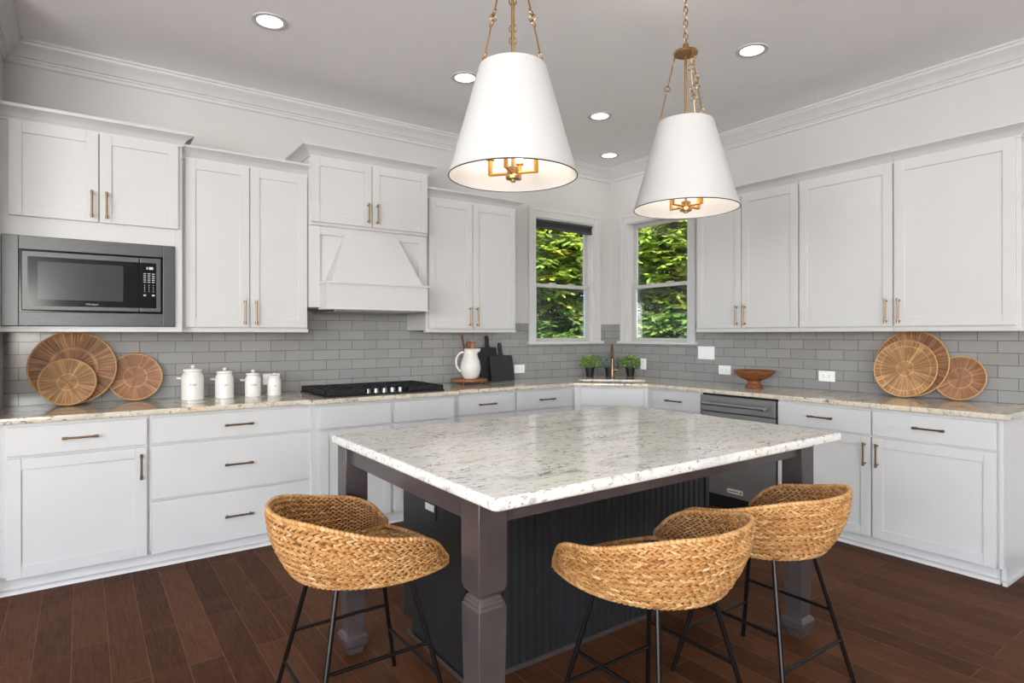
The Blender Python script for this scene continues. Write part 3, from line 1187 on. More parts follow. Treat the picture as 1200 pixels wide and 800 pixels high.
for r in range(5):
    for q in range(3):
        x = -4.297 + q * 0.022
        z = 1.703 - r * 0.0125
        kp.box(FA, x - 0.007, x + 0.007, 0.4294, 0.4299, z - 0.0022, z + 0.0022)
for r in range(4):
    for q in range(3):
        x = -4.297 + q * 0.022
        z = 1.634 - r * 0.0125
        kp.box(FA, x - 0.0018, x + 0.0018, 0.4294, 0.4299, z - 0.0026, z + 0.0026)
for q in (0, 2):
    x = -4.297 + q * 0.022
    kp.box(FA, x - 0.007, x + 0.007, 0.4294, 0.4299, 1.570, 1.578)
kp.build('keypad_print', 'lightprint', cp, smooth=0)

# ---------------------------------------------------------------- dishwasher
dw = thing('dishwasher', 'stainless dishwasher with bar handle between the white base cabinets', 'dishwasher', FB(1.963, 0.3, 0))
MB().box(FB, 1.650, 2.276, 0.01, 0.625, 0.10, 0.880).build('body', 'black', dw, smooth=0)
MB().box(FB, 1.652, 2.274, 0.50, 0.585, 0.0, 0.10).build('toe_kick', 'black', dw, smooth=0)
do = MB().box(FB, 1.653, 2.273, 0.625, 0.655, 0.118, 0.742).build('door', 'steel', dw, smooth=0, bevel=0.003)
MB().box(FB, 1.653, 2.273, 0.625, 0.655, 0.748, 0.866).build('control_strip', 'steel', dw, smooth=0, bevel=0.003)
hm = MB()
hm.tube([FB(1.70, 0.700, 0.808), FB(2.225, 0.700, 0.808)], 0.0125, 14)
for u in (1.725, 2.20):
    hm.tube([FB(u, 0.654, 0.808), FB(u, 0.700, 0.808)], 0.010, 12)
    hm.tube([FB(u - 0.018, 0.700, 0.808), FB(u + 0.018, 0.700, 0.808)], 0.0145, 14)
hm.build('handle', 'steel', dw, smooth=40)
bd = MB().box(FB, 1.890, 2.020, 0.655, 0.658, 0.150, 0.182).build('badge', 'badge', do, smooth=0, bevel=0.001)
bb = MB()
bb.box(FB, 1.902, 1.985, 0.6578, 0.6586, 0.163, 0.169)
bb.box(FB, 1.997, 2.010, 0.6578, 0.6586, 0.160, 0.171)
bb.build('badge_mark', 'ink', bd, smooth=0)

# ---------------------------------------------------------------- island
IX0, IX1, IY0, IY1 = -3.745, -1.940, -3.352, -2.095
def rounded(x0, y0, x1, y1, r, n=6):
    pts = []
    for cx, cy, a0 in ((x0 + r, y0 + r, pi), (x1 - r, y0 + r, 1.5 * pi), (x1 - r, y1 - r, 0), (x0 + r, y1 - r, 0.5 * pi)):
        for k in range(n + 1):
            a = a0 + k / n * pi / 2
            pts.append((cx + r * cos(a), cy + r * sin(a)))
    return pts


it = outline_mesh(rounded(IX0, IY0, IX1, IY1, 0.022), [], 0.879, 0.914, 0.010)
tag(it.build('island_countertop', 'granite_island', smooth=30), 'white and grey speckled granite slab on the dark island', 'countertop')
il = thing('kitchen_island', 'dark espresso and black island on square turned legs, with beadboard side', 'kitchen island', (-2.84, -2.7, 0))
LH = 0.0475
legp = [(0.030, 0.0), (0.034, 0.02), (0.036, 0.03), (0.046, 0.040), (0.050, 0.055), (0.050, 0.072), (0.044, 0.085), (0.036, 0.092), (0.038, 0.13), (0.0465, 0.50), (0.0465, 0.572),
        (0.0425, 0.576), (0.0425, 0.584), (0.0385, 0.588), (0.0385, 0.594), (0.034, 0.598), (0.034, 0.606), (0.0440, 0.614), (0.0440, 0.620), (LH, 0.630), (LH, 0.878)]
LX0, LX1, LY0, LY1 = -3.72 + LH, -1.962 - LH, -3.235 + LH, -2.120 - LH
for x in (LX0, LX1):
    for y in (LY0, LY1):
        MB().square(legp, (x, y, 0)).build('leg', 'espresso', il, smooth=20, bevel=0.002)
AZ0, AZ1 = 0.803, 0.878
for a in ((LX0 + LH, LX1 - LH, LY0 - 0.030, LY0 - 0.008), (LX0 + LH, LX1 - LH, LY1 + 0.008, LY1 + 0.030)):
    MB().box(FW, a[0], a[1], a[2], a[3], AZ0, AZ1).build('apron', 'espresso', il, smooth=0, bevel=0.002)
for x0 in (LX0 - 0.030, LX1 + 0.008):
    MB().box(FW, x0, x0 + 0.022, LY0 + LH, LY1 - LH, AZ0, AZ1).build('apron', 'espresso', il, smooth=0, bevel=0.002)
BX0, BX1, BY0, BY1 = -3.420, -1.975, -2.690, -2.125
MB().box(FW, BX0 + 0.016, BX1 - 0.016, BY0 + 0.02, BY1 - 0.06, 0.0, 0.878).build('body', 'island_black', il, smooth=0)
slab('drawer_front', FW, BX0 + 0.02, (BX0 + BX1) / 2 - 0.003, 0.10, 0.80, BY1 - 0.06, il, 0.02, 'island_black')
slab('drawer_front', FW, (BX0 + BX1) / 2 + 0.003, BX1 - 0.02, 0.10, 0.80, BY1 - 0.06, il, 0.02, 'island_black')
MB().box(FW, BX0, BX0 + 0.016, BY0 + 0.004, BY1, 0.075, 0.878).build('end_panel', 'island_black', il, smooth=0, bevel=0.003)
MB().box(FW, BX1 - 0.016, BX1, BY0 + 0.004, BY1, 0.075, 0.878).build('end_panel', 'island_black', il, smooth=0, bevel=0.003)


def bead(x0, x1):
    pitch, gw, gd = 0.0405, 0.008, 0.009
    pts = [(x0, 0.0)]
    n = int(round((x1 - x0) / pitch))
    pw = (x1 - x0) / n
    for k in range(1, n):
        x = x0 + k * pw
        pts += [(x - gw, 0.0), (x - gw * 0.5, -gd), (x, -0.001), (x + gw * 0.5, -gd), (x + gw, 0.0)]
    pts += [(x1, 0.0), (x1, -0.02), (x0, -0.02)]
    mb = MB()
    mb.prism(pts, lambda a, b, h: Vector((a, BY0 - b, h)), 0.02, 0.878)
    return mb


xm = -2.62
bead(BX0, xm - 0.002).build('beadboard_panel', 'island_black', il, smooth=0)
bead(xm + 0.002, BX1 - 0.03).build('beadboard_panel', 'island_black', il, smooth=0)
MB().box(FW, BX1 - 0.028, BX1, BY0 - 0.008, BY0 + 0.02, 0.02, 0.878).build('corner_stile', 'island_black', il, smooth=0, bevel=0.002)
sh = [(0.0, 0.0), (0.016, 0.0), (0.0155, 0.008), (0.011, 0.015), (0.004, 0.019), (0.0, 0.02)]
MB().sweep([(BX1, BY0), (BX0 + 0.002, BY0), (BX0 + 0.002, BY1 - 0.03)], sh).build('shoe_moulding', 'espresso', il, smooth=30)
ol = MB().box(FW, BX0 - 0.004, BX0 + 0.001, -2.440, -2.335, 0.570, 0.642).build('outlet_plate', 'black', il, smooth=0, bevel=0.002)
MB().box(FW, BX0 - 0.006, BX0 - 0.003, -2.425, -2.350, 0.604, 0.632).build('outlet_face', 'plate', ol, smooth=0)

# ---------------------------------------------------------------- bar stools
def woven_stool():
    st = thing('bar_stool', 'stool', 'bar stool', (0, 0, 0), 'woven bar stools round the island')
    # local: front = +Y, back = -Y; phi from the back
    PH = radians(128)
    ZB = 0.548

    def top(phi):
        a = abs(phi) / PH
        pts = [(-0.3, 0.213), (0.0, 0.217), (0.30, 0.213), (0.46, 0.192), (0.60, 0.166), (0.74, 0.146), (0.86, 0.123), (0.94, 0.078), (1.0, 0.018), (1.2, -0.1)]

        def lerp(q):
            for (x0, y0), (x1, y1) in zip(pts, pts[1:]):
                if q <= x1:
                    return y0 + (y1 - y0) * (q - x0) / (x1 - x0)
        w = 0.05 if a < 0.9 else 0.02
        return sum(lerp(a + k * w / 2) for k in (-2, -1, 0, 1, 2)) / 5

    def surf(phi, v):
        h = top(phi)
        w = v * h / 0.216
        fwd = max(0.0, (abs(phi) - radians(70)) / (PH - radians(70)))
        rb, rt = 0.222 + 0.085 * fwd ** 1.5, 0.298 + 0.016 * fwd
        r = rb + (rt - rb) * (1 - (1 - min(1, w)) ** 2.0)
        # slightly squared front: arms run forward
        ex = 1.02
        ey = 1.0 if abs(phi) < pi / 2 else 1.10
        return Vector((r * ex * sin(phi), -r * ey * cos(phi), ZB + v * h + 0.022 * fwd ** 2))

    def frame(phi, v):
        e = 1e-3
        p = surf(phi, v)
        t = (surf(phi + e, v) - surf(phi - e, v)).normalized()
        b = (surf(phi, min(1.0, v + e)) - surf(phi, max(0, v - e))).normalized()
        n = t.cross(b).normalized()
        return p, t, b, n

    # core
    core = MB()
    nu, nv = 56, 8
    vs, fs = [], []
    for i in range(nu + 1):
        ph = -PH + 2 * PH * i / nu
        for j in range(nv + 1):
            p, t, b, n = frame(ph, j / nv)
            vs += [p + n * 0.004, p - n * 0.004]
    W = (nv + 1) * 2
    for i in range(nu):
        for j in range(nv):
            for s in (0, 1):
                q = i * W + j * 2 + s
                fs.append((q, q + W, q + W + 2, q + 2))
    core.add(vs, fs)
    body = core.build('basket_seat', 'strawdark', st, recalc=False)
    # braided rows
    rng = random.Random(5)
    br = MB()
    rows = 10
    for i in range(rows):
        v = (i + 0.5) / rows
        s = 0.0
        ph = -PH + 0.02
        k = 0
        while ph < PH - 0.02:
            hgt = max(0.045, top(ph)) / rows
            p, t, b, n = frame(ph, v)
            for sg in (1, -1):
                br.cur = min(1.0, max(0.0, rng.gauss(0.56, 0.2)))
                hx = hgt * 0.19
                cpt = p + b * (sg * hx) + t * (0.006 * sg) + n * rng.uniform(-0.0015, 0.0015)
                an = sg * rng.uniform(0.32, 0.46)
                tt = (t * cos(an) - b * sin(an)).normalized()
                bb2 = n.cross(tt)
                br.ell(cpt, tt, bb2, n, 0.0200, min(0.0064, hgt * 0.30), 0.0105, 6, 4)
            ds = 0.0235
            ph += ds / max(0.2, Vector((p.x, p.y)).length)
            k += 1
    # seat rows
    for i in range(9):
        r = 0.022 + i * 0.0245
        n = max(5, int(2 * pi * r / 0.024))
        for k in range(n):
            a = 2 * pi * k / n + i
            y = -r * cos(a)
            p = Vector((r * sin(a), y, ZB + 0.030))
            t = Vector((cos(a), sin(a), 0))
            b = Vector((sin(a), -cos(a), 0))
            for sg in (1, -1):
                br.cur = min(1.0, max(0.0, rng.gauss(0.5, 0.2)))
                an = sg * 0.5
                tt = (t * cos(an) - b * sin(an)).normalized()
                br.ell(p + b * (sg * 0.006), tt, Vector((0, 0, 1)).cross(tt), Vector((0, 0, 1)), 0.018, 0.008, 0.009, 6, 4)
    br.build('woven_braid', 'straw', body, recalc=False, tint=True, smooth=60)
    # rolled rims
    rm = MB()
    pts = [surf(-PH, 0.0)]
    for k in range(91):
        ph = -PH + 2 * PH * k / 90
        pts.append(surf(ph, 1.0) + Vector((0, 0, 0.003)))
    pts.append(surf(PH, 0.0))
    rng2 = random.Random(9)

    def rope(pts, r):
        for a, b in zip(pts, pts[1:]):
            L = (b - a).length
            m = max(1, int(round(L / 0.012)))
            t = (b - a).normalized()
            x = t.cross(Vector((0, 0, 1)))
            if x.length < 0.05:
                x = Vector((1, 0, 0))
            x.normalize()
            y = x.cross(t)
            for k in range(m):
                c0 = a + (b - a) * ((k + 0.5) / m)
                rm.cur = min(1, max(0, rng2.gauss(0.72, 0.12)))
                tt = (t + x * 0.35).normalized()
                xx = y.cross(tt).normalized()
                rm.ell(c0, tt, xx, y, 0.0125, r, r, 6, 4)
    rope(pts, 0.0085)
    # bottom edge, closed round the front
    pb = []
    for k in range(81):
        a = -pi + 2 * pi * k / 80
        if abs(a) <= PH:
            pb.append(surf(a, 0.0))
        else:
            q0, q1 = surf(PH, 0), surf(-PH, 0)
            f = (a - PH) / (2 * (pi - PH)) if a > 0 else 1 - (-PH - a) / (2 * (pi - PH))
            q = q0.lerp(q1, f)
            q.y += 0.055 * sin(pi * f)
            pb.append(q)
    rope(pb, 0.009)
    # front lip joins seat and arm ends
    rm.build('rope_edge', 'straw', body, recalc=False, tint=True, smooth=60)
    base_ = MB().lathe([(0.0, 0), (0.205, 0), (0.212, 0.006), (0.212, 0.022), (0.0, 0.022)], (0, 0.0, ZB - 0.010), 40)
    base_.build('seat_base', 'strawdark', st)
    ring = MB()
    ring.tube([Vector((0.165 * cos(2 * pi * k / 40), 0.165 * sin(2 * pi * k / 40), ZB - 0.018)) for k in range(40)], 0.008, 8, closed=True)
    ring.build('seat_ring', 'blackmetal', st)
    TA, TF, ZTOP = 0.125, 0.238, ZB - 0.016

    def legpt(sx, sy, z):
        f = 1 - z / ZTOP
        r = TA + (TF - TA) * f
        return Vector((sx * r, sy * r, z))
    for sx, sy in ((-1, -1), (1, -1), (1, 1), (-1, 1)):
        MB().tube([legpt(sx, sy, 0.0), legpt(sx, sy, ZTOP)], 0.0085, 10).build('leg', 'blackmetal', st)
    for sx in (-1, 1):
        MB().tube([legpt(sx, -1, 0.285), legpt(sx, 1, 0.285)], 0.0065, 8).build('side_rail', 'blackmetal', st)
    for sy in (-1, 1):
        MB().tube([legpt(-1, sy, 0.175), legpt(1, sy, 0.175)], 0.0065, 8).build('footrest', 'blackmetal', st)
    return st


st = woven_stool()
st.location = (-3.815, -2.610, 0)
st.rotation_euler = (0, 0, -pi / 2)
st['label'] = 'woven straw bar stool at the left end of the island'
copy_tree(st, (-3.088, -3.300, 0), 0.0, 'woven straw bar stool nearest the camera, before the beadboard side')
copy_tree(st, (-2.455, -3.290, 0), 0.0, 'woven straw bar stool in front of the right island leg')

# ---------------------------------------------------------------- pendants and downlights
def pendant():
    p = thing('pendant_light', 'pendant', 'pendant light', (0, 0, 0), 'white drum pendants over the island')
    zb, ztp = 0.0, 0.410
    RB, RT = 0.243, 0.128
    sh = MB()
    n = 64
    vs, fs = [], []
    for k in range(n):
        a = 2 * pi * k / n
        for r, z in ((RB, zb), (RT, ztp), (RT - 0.003, ztp), (RB - 0.003, zb)):
            vs.append((r * cos(a), r * sin(a), z))
    for k in range(n):
        k2 = (k + 1) % n
        for j in range(4):
            j2 = (j + 1) % 4
            fs.append((k * 4 + j, k2 * 4 + j, k2 * 4 + j2, k * 4 + j2))
    sh.add(vs, fs)
    so = sh.build('lamp_shade', 'shade', p, smooth=50)
    tm = MB()
    tm.tube([Vector((RB * cos(2 * pi * k / n), RB * sin(2 * pi * k / n), 0.0)) for k in range(n)], 0.0022, 6, closed=True)
    tm.build('shade_trim', 'bronze_dark', so)
    # rod and hub
    rod = MB()
    rod.tube([(0, 0, 0.0), (0, 0, 0.745)], 0.0062, 12)
    rod.build('rod', 'brass', p)
    MB().lathe([(0.0, -0.022), (0.010, -0.020), (0.010, -0.012), (0.026, -0.010), (0.028, 0.0), (0.022, 0.006), (0.022, 0.034), (0.0, 0.034)], (0, 0, 0.0), 24).build('hub', 'brass', p)
    MB().lathe([(0.0, 0), (0.055, 0.0), (0.058, 0.006), (0.055, 0.012), (0.02, 0.018), (0.012, 0.05), (0.0, 0.052)], (0, 0, 0.735), 28).build('top_plate', 'brass', p)
    for k in range(4):
        a = radians(38) + k * pi / 2
        d = Vector((cos(a), sin(a), 0))
        ar = MB()
        ar.tube([Vector((0, 0, 0.012)), d * 0.092 + Vector((0, 0, 0.012)), ], 0.0055, 8)
        ar.tube([d * 0.09 + Vector((0, 0, 0.010)), d * 0.09 + Vector((0, 0, 0.07))], 0.0085, 10)
        ar.lathe([(0.0, 0), (0.016, 0.0), (0.016, 0.005), (0.0, 0.005)], d * 0.09 + Vector((0, 0, 0.068)), 16)
        ao = ar.build('candle_arm', 'candle', p)
        MB().lathe([(0.0, 0), (0.010, 0.004), (0.015, 0.022), (0.012, 0.042), (0.004, 0.062), (0, 0.065)], d * 0.09 + Vector((0, 0, 0.073)), 14).build('bulb', 'bulb', ao)
    # three hanger rods with ring links
    for k in range(3):
        a = radians(54) + k * 2 * pi / 3
        d = Vector((cos(a), sin(a), 0))
        lo = d * (RT - 0.006) + Vector((0, 0, ztp + 0.004))
        hi = d * 0.050 + Vector((0, 0, 0.728))
        hg = MB()
        ax = (hi - lo).normalized()
        sx = ax.cross(d).normalized()

        def link(c0, r, flip):
            q = []
            x = sx if flip else ax.cross(sx)
            for j in range(18):
                t = 2 * pi * j / 18
                q.append(c0 + ax * (r * cos(t)) + x * (r * sin(t)))
            hg.tube(q, 0.0026, 6, closed=True)
        L = (hi - lo).length
        link(lo + ax * 0.014, 0.014, True)
        link(lo + ax * (L * 0.52 - 0.022), 0.014, True)
        link(lo + ax * (L * 0.52), 0.013, False)
        link(lo + ax * (L * 0.52 + 0.022), 0.014, True)
        link(hi - ax * 0.035, 0.014, True)
        hg.tube([lo + ax * 0.026, lo + ax * (L * 0.52 - 0.034)], 0.0032, 8)
        hg.tube([lo + ax * (L * 0.52 + 0.034), hi - ax * 0.048], 0.0032, 8)
        hg.tube([hi - ax * 0.022, hi + Vector((0, 0, 0.01))], 0.004, 8)
        hg.build('hanger', 'brass', p)
    # chain to the ceiling canopy
    ch = MB()
    z = 0.79
    k = 0
    top = H - ZP
    while z < top - 0.03:
        q = []
        for j in range(14):
            t = 2 * pi * j / 14
            w = Vector((1, 0, 0)) if k % 2 else Vector((0, 1, 0))
            q.append(Vector((0, 0, z + 0.019 * cos(t))) + w * (0.0095 * sin(t)))
        ch.tube(q, 0.0028, 6, closed=True)
        z += 0.031
        k += 1
    ch.build('chain', 'brass', p)
    MB().lathe([(0.0, top - 0.05), (0.008, top - 0.05), (0.012, top - 0.03), (0.055, top - 0.022), (0.062, top - 0.012), (0.062, top), (0.0, top)], (0, 0, 0), 32).build('canopy', 'brass', p)
    return p


ZP = 1.934
pd = pendant()
pd.location = (-3.277, -2.780, ZP)
pd['label'] = 'nearer, larger-looking white tapered pendant shade on brass rods'
copy_tree(pd, (-2.263, -2.780, ZP), radians(-40), 'farther white tapered pendant shade, on a brass chain before the right window')
for x in (-3.277, -2.263):
    light('pendant_lamp', 'POINT', (x, -2.780, ZP + 0.17), energy=PEND_W, color=PEND_COL, shadow_soft_size=0.06)

DL = [(-3.750, -1.117, 'round recessed ceiling light at upper left'), (-2.482, -1.116, 'round recessed ceiling light just left of the nearer pendant shade'),
      (-1.230, -1.123, 'round recessed ceiling light between the two pendants'), (-0.416, -0.407, 'smallest-looking round recessed ceiling light, in the corner over the sink'),
      (-1.249, -2.477, 'round recessed ceiling light right of the farther pendant')]
dl = None
for x, y, lab in DL:
    if dl is None:
        dl = thing('recessed_light', lab, 'ceiling light', (x, y, H), 'recessed ceiling lights')
        MB().lathe([(0.068, -0.001), (0.070, -0.004), (0.078, -0.006), (0.094, -0.004), (0.095, 0.0), (0.068, 0.0)], (x, y, H), 40, close=False).build('trim_ring', 'trimw', dl)
        MB().lathe([(0.0, -0.0016), (0.069, -0.0016), (0.069, -0.0004), (0.0, -0.0004)], (x, y, H), 32).build('lens', 'lens', dl)
    else:
        copy_tree(dl, (x, y, H), 0, lab)
    light('recessed_or_fill_lamp', 'AREA', (x, y, H - 0.008), energy=DOWN_W, color=DOWN_COL, shape='DISK', size=0.13)

# strip lights under the upper cabinets
for F, u, L in ((FA, -4.50, 0.6), (FA, -3.70, 0.5), (FA, -1.93, 0.5), (FB, 2.0, 0.5), (FB, 2.6, 0.4), (FB, 3.2, 0.45)):
    p = F(u, 0.10, 1.362)
    light('under_cabinet_lamp', 'AREA', p, (0, 0, 0 if F is FA else pi / 2), energy=UNDER_W, color=(1.0, 0.80, 0.62), shape='RECTANGLE', size=L, size_y=0.03)

# ---------------------------------------------------------------- counter objects
def tray(x_or_u, F, r, lean_bottom, lean_top, mat, label, z0=0.914, rim=True):
    """round woven tray leaning on the wall"""
    ang = math.asin(min(0.95, (lean_bottom - lean_top) / (2 * r)))
    up = (F.d * -sin(ang) + Vector((0, 0, 1)) * cos(ang)).normalized()
    nr = (F.d * cos(ang) + Vector((0, 0, 1)) * sin(ang)).normalized()
    sx = F.u
    bot = F(x_or_u, lean_bottom, z0 + 0.004)
    c0 = bot + up * r
    root = thing('woven_tray', label, 'woven tray', bot, 'rattan trays on the worktop')
    mb = MB()
    n = 72
    rad = [0.004, r * 0.25, r * 0.5, r * 0.75, r * 0.9, r * 0.97]
    hts = [0.0, 0.0, 0.0, 0.002, 0.006, 0.010]
    vs, fs, uvs = [], [], []
    for k in range(n + 1):
        a = 2 * pi * k / n
        dr = sx * cos(a) + up * sin(a)
        for q, h in zip(rad, hts):
            vs.append(c0 + dr * q + nr * h)
        for q, h in zip(rad, hts):
            vs.append(c0 + dr * q + nr * (h - 0.005))
    m = len(rad)
    for k in range(n):
        for s in (0, m):
            for j in range(m - 1):
                o = k * 2 * m + s + j
                fs.append((o, o + 2 * m, o + 2 * m + 1, o + 1))
                uvs.append([(k / n, rad[j]), ((k + 1) / n, rad[j]), ((k + 1) / n, rad[j + 1]), (k / n, rad[j + 1])])
    mb.add(vs, fs, uvs)
    mb.build('woven_disc', mat, root, recalc=False, smooth=60)
    rm = MB()
    rm.tube([c0 + (sx * cos(2 * pi * k / 64) + up * sin(2 * pi * k / 64)) * (r * 0.98) + nr * 0.008 for k in range(64)], 0.0048, 8, closed=True)
    rm.build('rim', 'rat_rim', root)
    return root


tray(-4.645, FA, 0.224, 0.115, 0.030, 'rat_a', 'largest brown rattan tray of the three under the microwave')
tray(-4.672, FA, 0.143, 0.185, 0.105, 'rat_b', 'small straw-coloured tray leaning in front of the big tray under the microwave')
tray(-4.322, FA, 0.152, 0.085, 0.020, 'rat_c', 'reddish rattan tray nearest the white canisters')
tray(2.900, FB, 0.225, 0.110, 0.030, 'rat_a', 'largest rattan tray at the back of the right-hand group')
tray(2.885, FB, 0.193, 0.165, 0.088, 'rat_b', 'medium rattan tray leaning in front of the right-hand group')
tray(3.172, FB, 0.142, 0.090, 0.020, 'rat_c', 'small rattan tray at the far right of the worktop')


def canister(x, y, R, Ht, word, label):
    z = 0.914
    root = thing('canister', label, 'canister', (x, y, z), 'white ceramic canisters')
    hb = Ht * 0.80
    MB().lathe([(0.0, 0), (R * 0.95, 0), (R, 0.004), (R, hb * 0.78), (R * 0.97, hb * 0.86), (R * 0.80, hb * 0.97), (R * 0.78, hb), (0, hb)], (x, y, z), 40).build('jar', 'ceramic', root)
    lid = MB().lathe([(R * 0.74, 0), (R * 0.84, 0.002), (R * 0.86, 0.008), (R * 0.84, Ht * 0.075), (R * 0.5, Ht * 0.095), (0, Ht * 0.10)], (x, y, z + hb), 40).build('lid', 'ceramic', root)
    MB().lathe([(0, 0), (0.006, 0.0), (0.007, Ht * 0.02), (0.013, Ht * 0.06), (0.012, Ht * 0.09), (0.005, Ht * 0.12), (0, Ht * 0.12)], (x, y, z + hb + Ht * 0.085), 16).build('knob', 'ceramic', lid)
    a0 = radians(-44 + 0)
    s = Vector((-cos(radians(35)), sin(radians(35)), 0))
    p0 = Vector((x, y, z + hb * 0.76))
    MB().tube([p0 + s * (R * 0.9), p0 + s * (R + 0.016), p0 + s * (R + 0.034) + Vector((0, 0, 0.001))], 0.0075, 10).build('ear_handle', 'ceramic', root)
    az = math.atan2(x - (-4.605), -(y - (-4.629)) * -1)
    text_obj('lettering', word, R * 0.34, 'ink', root, FA, 0, 0, z + hb * 0.56, bend=((x, y), R + 0.0002, -0.12), shear=0.25)
    text_obj('lettering', 'est.', R * 0.26, 'ink', root, FA, 0, 0, z + hb * 0.49, bend=((x, y), R + 0.0002, -0.12)) if False else None
    return root


canister(-4.012, -0.205, 0.067, 0.228, 'flour', 'largest white canister, nearest the rattan trays')
canister(-3.822, -0.210, 0.058, 0.205, 'sugar', 'second largest white canister, second from the trays')
canister(-3.642, -0.210, 0.052, 0.182, 'coffee', 'third white canister from the trays, just left of the wall outlet')
canister(-3.502, -0.215, 0.046, 0.156, 'tea', 'smallest white canister, nearest the cooktop')


def outlet(F, u0, u1, z0, z1, label, kind='h2', name='wall_outlet', cat='outlet'):
    root = thing(name, label, cat, F((u0 + u1) / 2, TT, z0), None)
    MB().box(F, u0, u1, TT, TT + 0.006, z0, z1).build('cover_plate', 'plate', root, smooth=0, bevel=0.002)
    uc, zc = (u0 + u1) / 2, (z0 + z1) / 2
    d = TT + 0.006
    if kind == 'switch':
        for k in (-1, 0, 1):
            MB().box(F, uc + k * 0.046 - 0.016, uc + k * 0.046 + 0.016, d, d + 0.004, zc - 0.033, zc + 0.033).build('rocker', 'plate', root, smooth=0, bevel=0.0015)
    else:
        for k in (-1, 1):
            du, dz = (k * 0.021, 0) if kind == 'h2' else (0, k * 0.021)
            f = MB().box(F, uc + du - 0.015, uc + du + 0.015, d, d + 0.002, zc + dz - 0.015, zc + dz + 0.015).build('receptacle', 'plate', root, smooth=0, bevel=0.0008)
            sl = MB()
            for q in (-1, 1):
                a, b = (0.0012, 0.005) if kind != 'h2' else (0.005, 0.0012)
                if kind == 'h2':
                    sl.box(F, uc + du - 0.005, uc + du + 0.005, d + 0.0018, d + 0.0026, zc + q * 0.0062 - 0.0012, zc + q * 0.0062 + 0.0012)
                else:
                    sl.box(F, uc + q * 0.0062 - 0.0012, uc + q * 0.0062 + 0.0012, d + 0.0018, d + 0.0026, zc + dz - 0.005, zc + dz + 0.005)
            sl.build('slot', 'slot', f, smooth=0)
    return root


outlet(FA, -3.530, -3.412, 0.974, 1.052, 'white outlet partly behind the smallest canister')
outlet(FA, -1.275, -1.155, 0.972, 1.050, 'white outlet right of the black cutting boards')
outlet(FB, 0.440, 0.514, 0.985, 1.095, 'white upright outlet behind the rightmost potted plant', kind='v2')
outlet(FB, 1.138, 1.312, 1.112, 1.228, 'wide white three-rocker light switch below the right window', kind='switch', name='light_switch', cat='light switch')
outlet(FB, 1.357, 1.478, 0.985, 1.064, 'white outlet above and left of the wooden bowl')
outlet(FB, 2.246, 2.368, 0.980, 1.058, 'white outlet between the wooden bowl and the rattan trays')

# pitcher on a wooden riser
sx, sy = -1.893, -0.205
rs = thing('wooden_riser', 'round brown wooden riser under the white pitcher', 'stand', (sx, sy, 0.914))
MB().lathe([(0, 0.022), (0.150, 0.022), (0.156, 0.028), (0.156, 0.042), (0.152, 0.046), (0, 0.046)], (sx, sy, 0.914), 48).build('top', 'standwood', rs)
for k in range(3):
    a = radians(90) + k * 2 * pi / 3
    MB().lathe([(0, 0), (0.014, 0), (0.018, 0.012), (0.014, 0.0225), (0, 0.0225)], (sx + 0.10 * cos(a), sy + 0.10 * sin(a), 0.914), 16).build('foot', 'standwood', rs)
px, py, pz = -1.880, -0.205, 0.960
pt = thing('pitcher', 'white ceramic pitcher full of wooden utensils', 'pitcher', (px, py, pz))
prof = [(0.0, 0.0), (0.055, 0.0), (0.060, 0.004), (0.078, 0.035), (0.087, 0.075), (0.087, 0.105), (0.080, 0.145), (0.066, 0.185), (0.057, 0.215), (0.056, 0.235), (0.060, 0.256), (0.0575, 0.257), (0.052, 0.236), (0.052, 0.215), (0.060, 0.185), (0.074, 0.145), (0.080, 0.10), (0.072, 0.035), (0.05, 0.008), (0.0, 0.008)]
mb = MB().lathe(prof, (px, py, pz), 48)
for v in mb.v:                                       # pull a spout away from the handle
    if v.z > pz + 0.225:
        dx = (Vector((v.x - px, v.y - py, 0))).normalized().dot(Vector((0.81, -0.58, 0)))
        if dx > 0.7:
            v.x += 0.81 * 0.03 * (dx - 0.7) / 0.3
            v.y -= 0.58 * 0.03 * (dx - 0.7) / 0.3
mb.build('jug', 'ceramic', pt, smooth=60)
hdir = Vector((-0.86, 0.50, 0))
hp = []
for k in range(15):
    t = k / 14
    an = radians(-95 + 190 * t)
    hp.append(Vector((px, py, pz + 0.142)) + hdir * (0.062 + 0.062 * cos(an)) + Vector((0, 0, 0.085 * sin(an))))
hp[0] = Vector((px, py, pz + 0.06)) + hdir * 0.080
hp[-1] = Vector((px, py, pz + 0.228)) + hdir * 0.052
MB().tube(hp, 0.009, 12).build('handle', 'ceramic', pt, smooth=60)


def utensil(dx, dy, lean, top, kind, mat, label):
    b = Vector((px + dx * 0.3, py + dy * 0.3, pz + 0.05))
    e = Vector((px + dx * lean, py + dy * lean, pz + top))
    root = thing('wooden_utensil', label, 'utensil', b, 'wooden utensils in the pitcher')
    ax = (e - b).normalized()
    if kind == 'stick':
        MB().tube([b, b + (e - b) * 0.5, e], 0.0065, 10, r2=0.010).build('shaft', mat, root)
    else:
        MB().tube([b, e - ax * 0.05], 0.006, 10).build('shaft', mat, root)
        r = Vector((0.82, -0.57, 0)) if kind == 'spoon' else Vector((0.57, 0.82, 0))
        r = (r - ax * r.dot(ax)).normalized()
        MB().ell(e - ax * 0.025, ax, r, ax.cross(r), 0.036, 0.024, 0.007, 14, 8).build('head', mat, root)
    return root


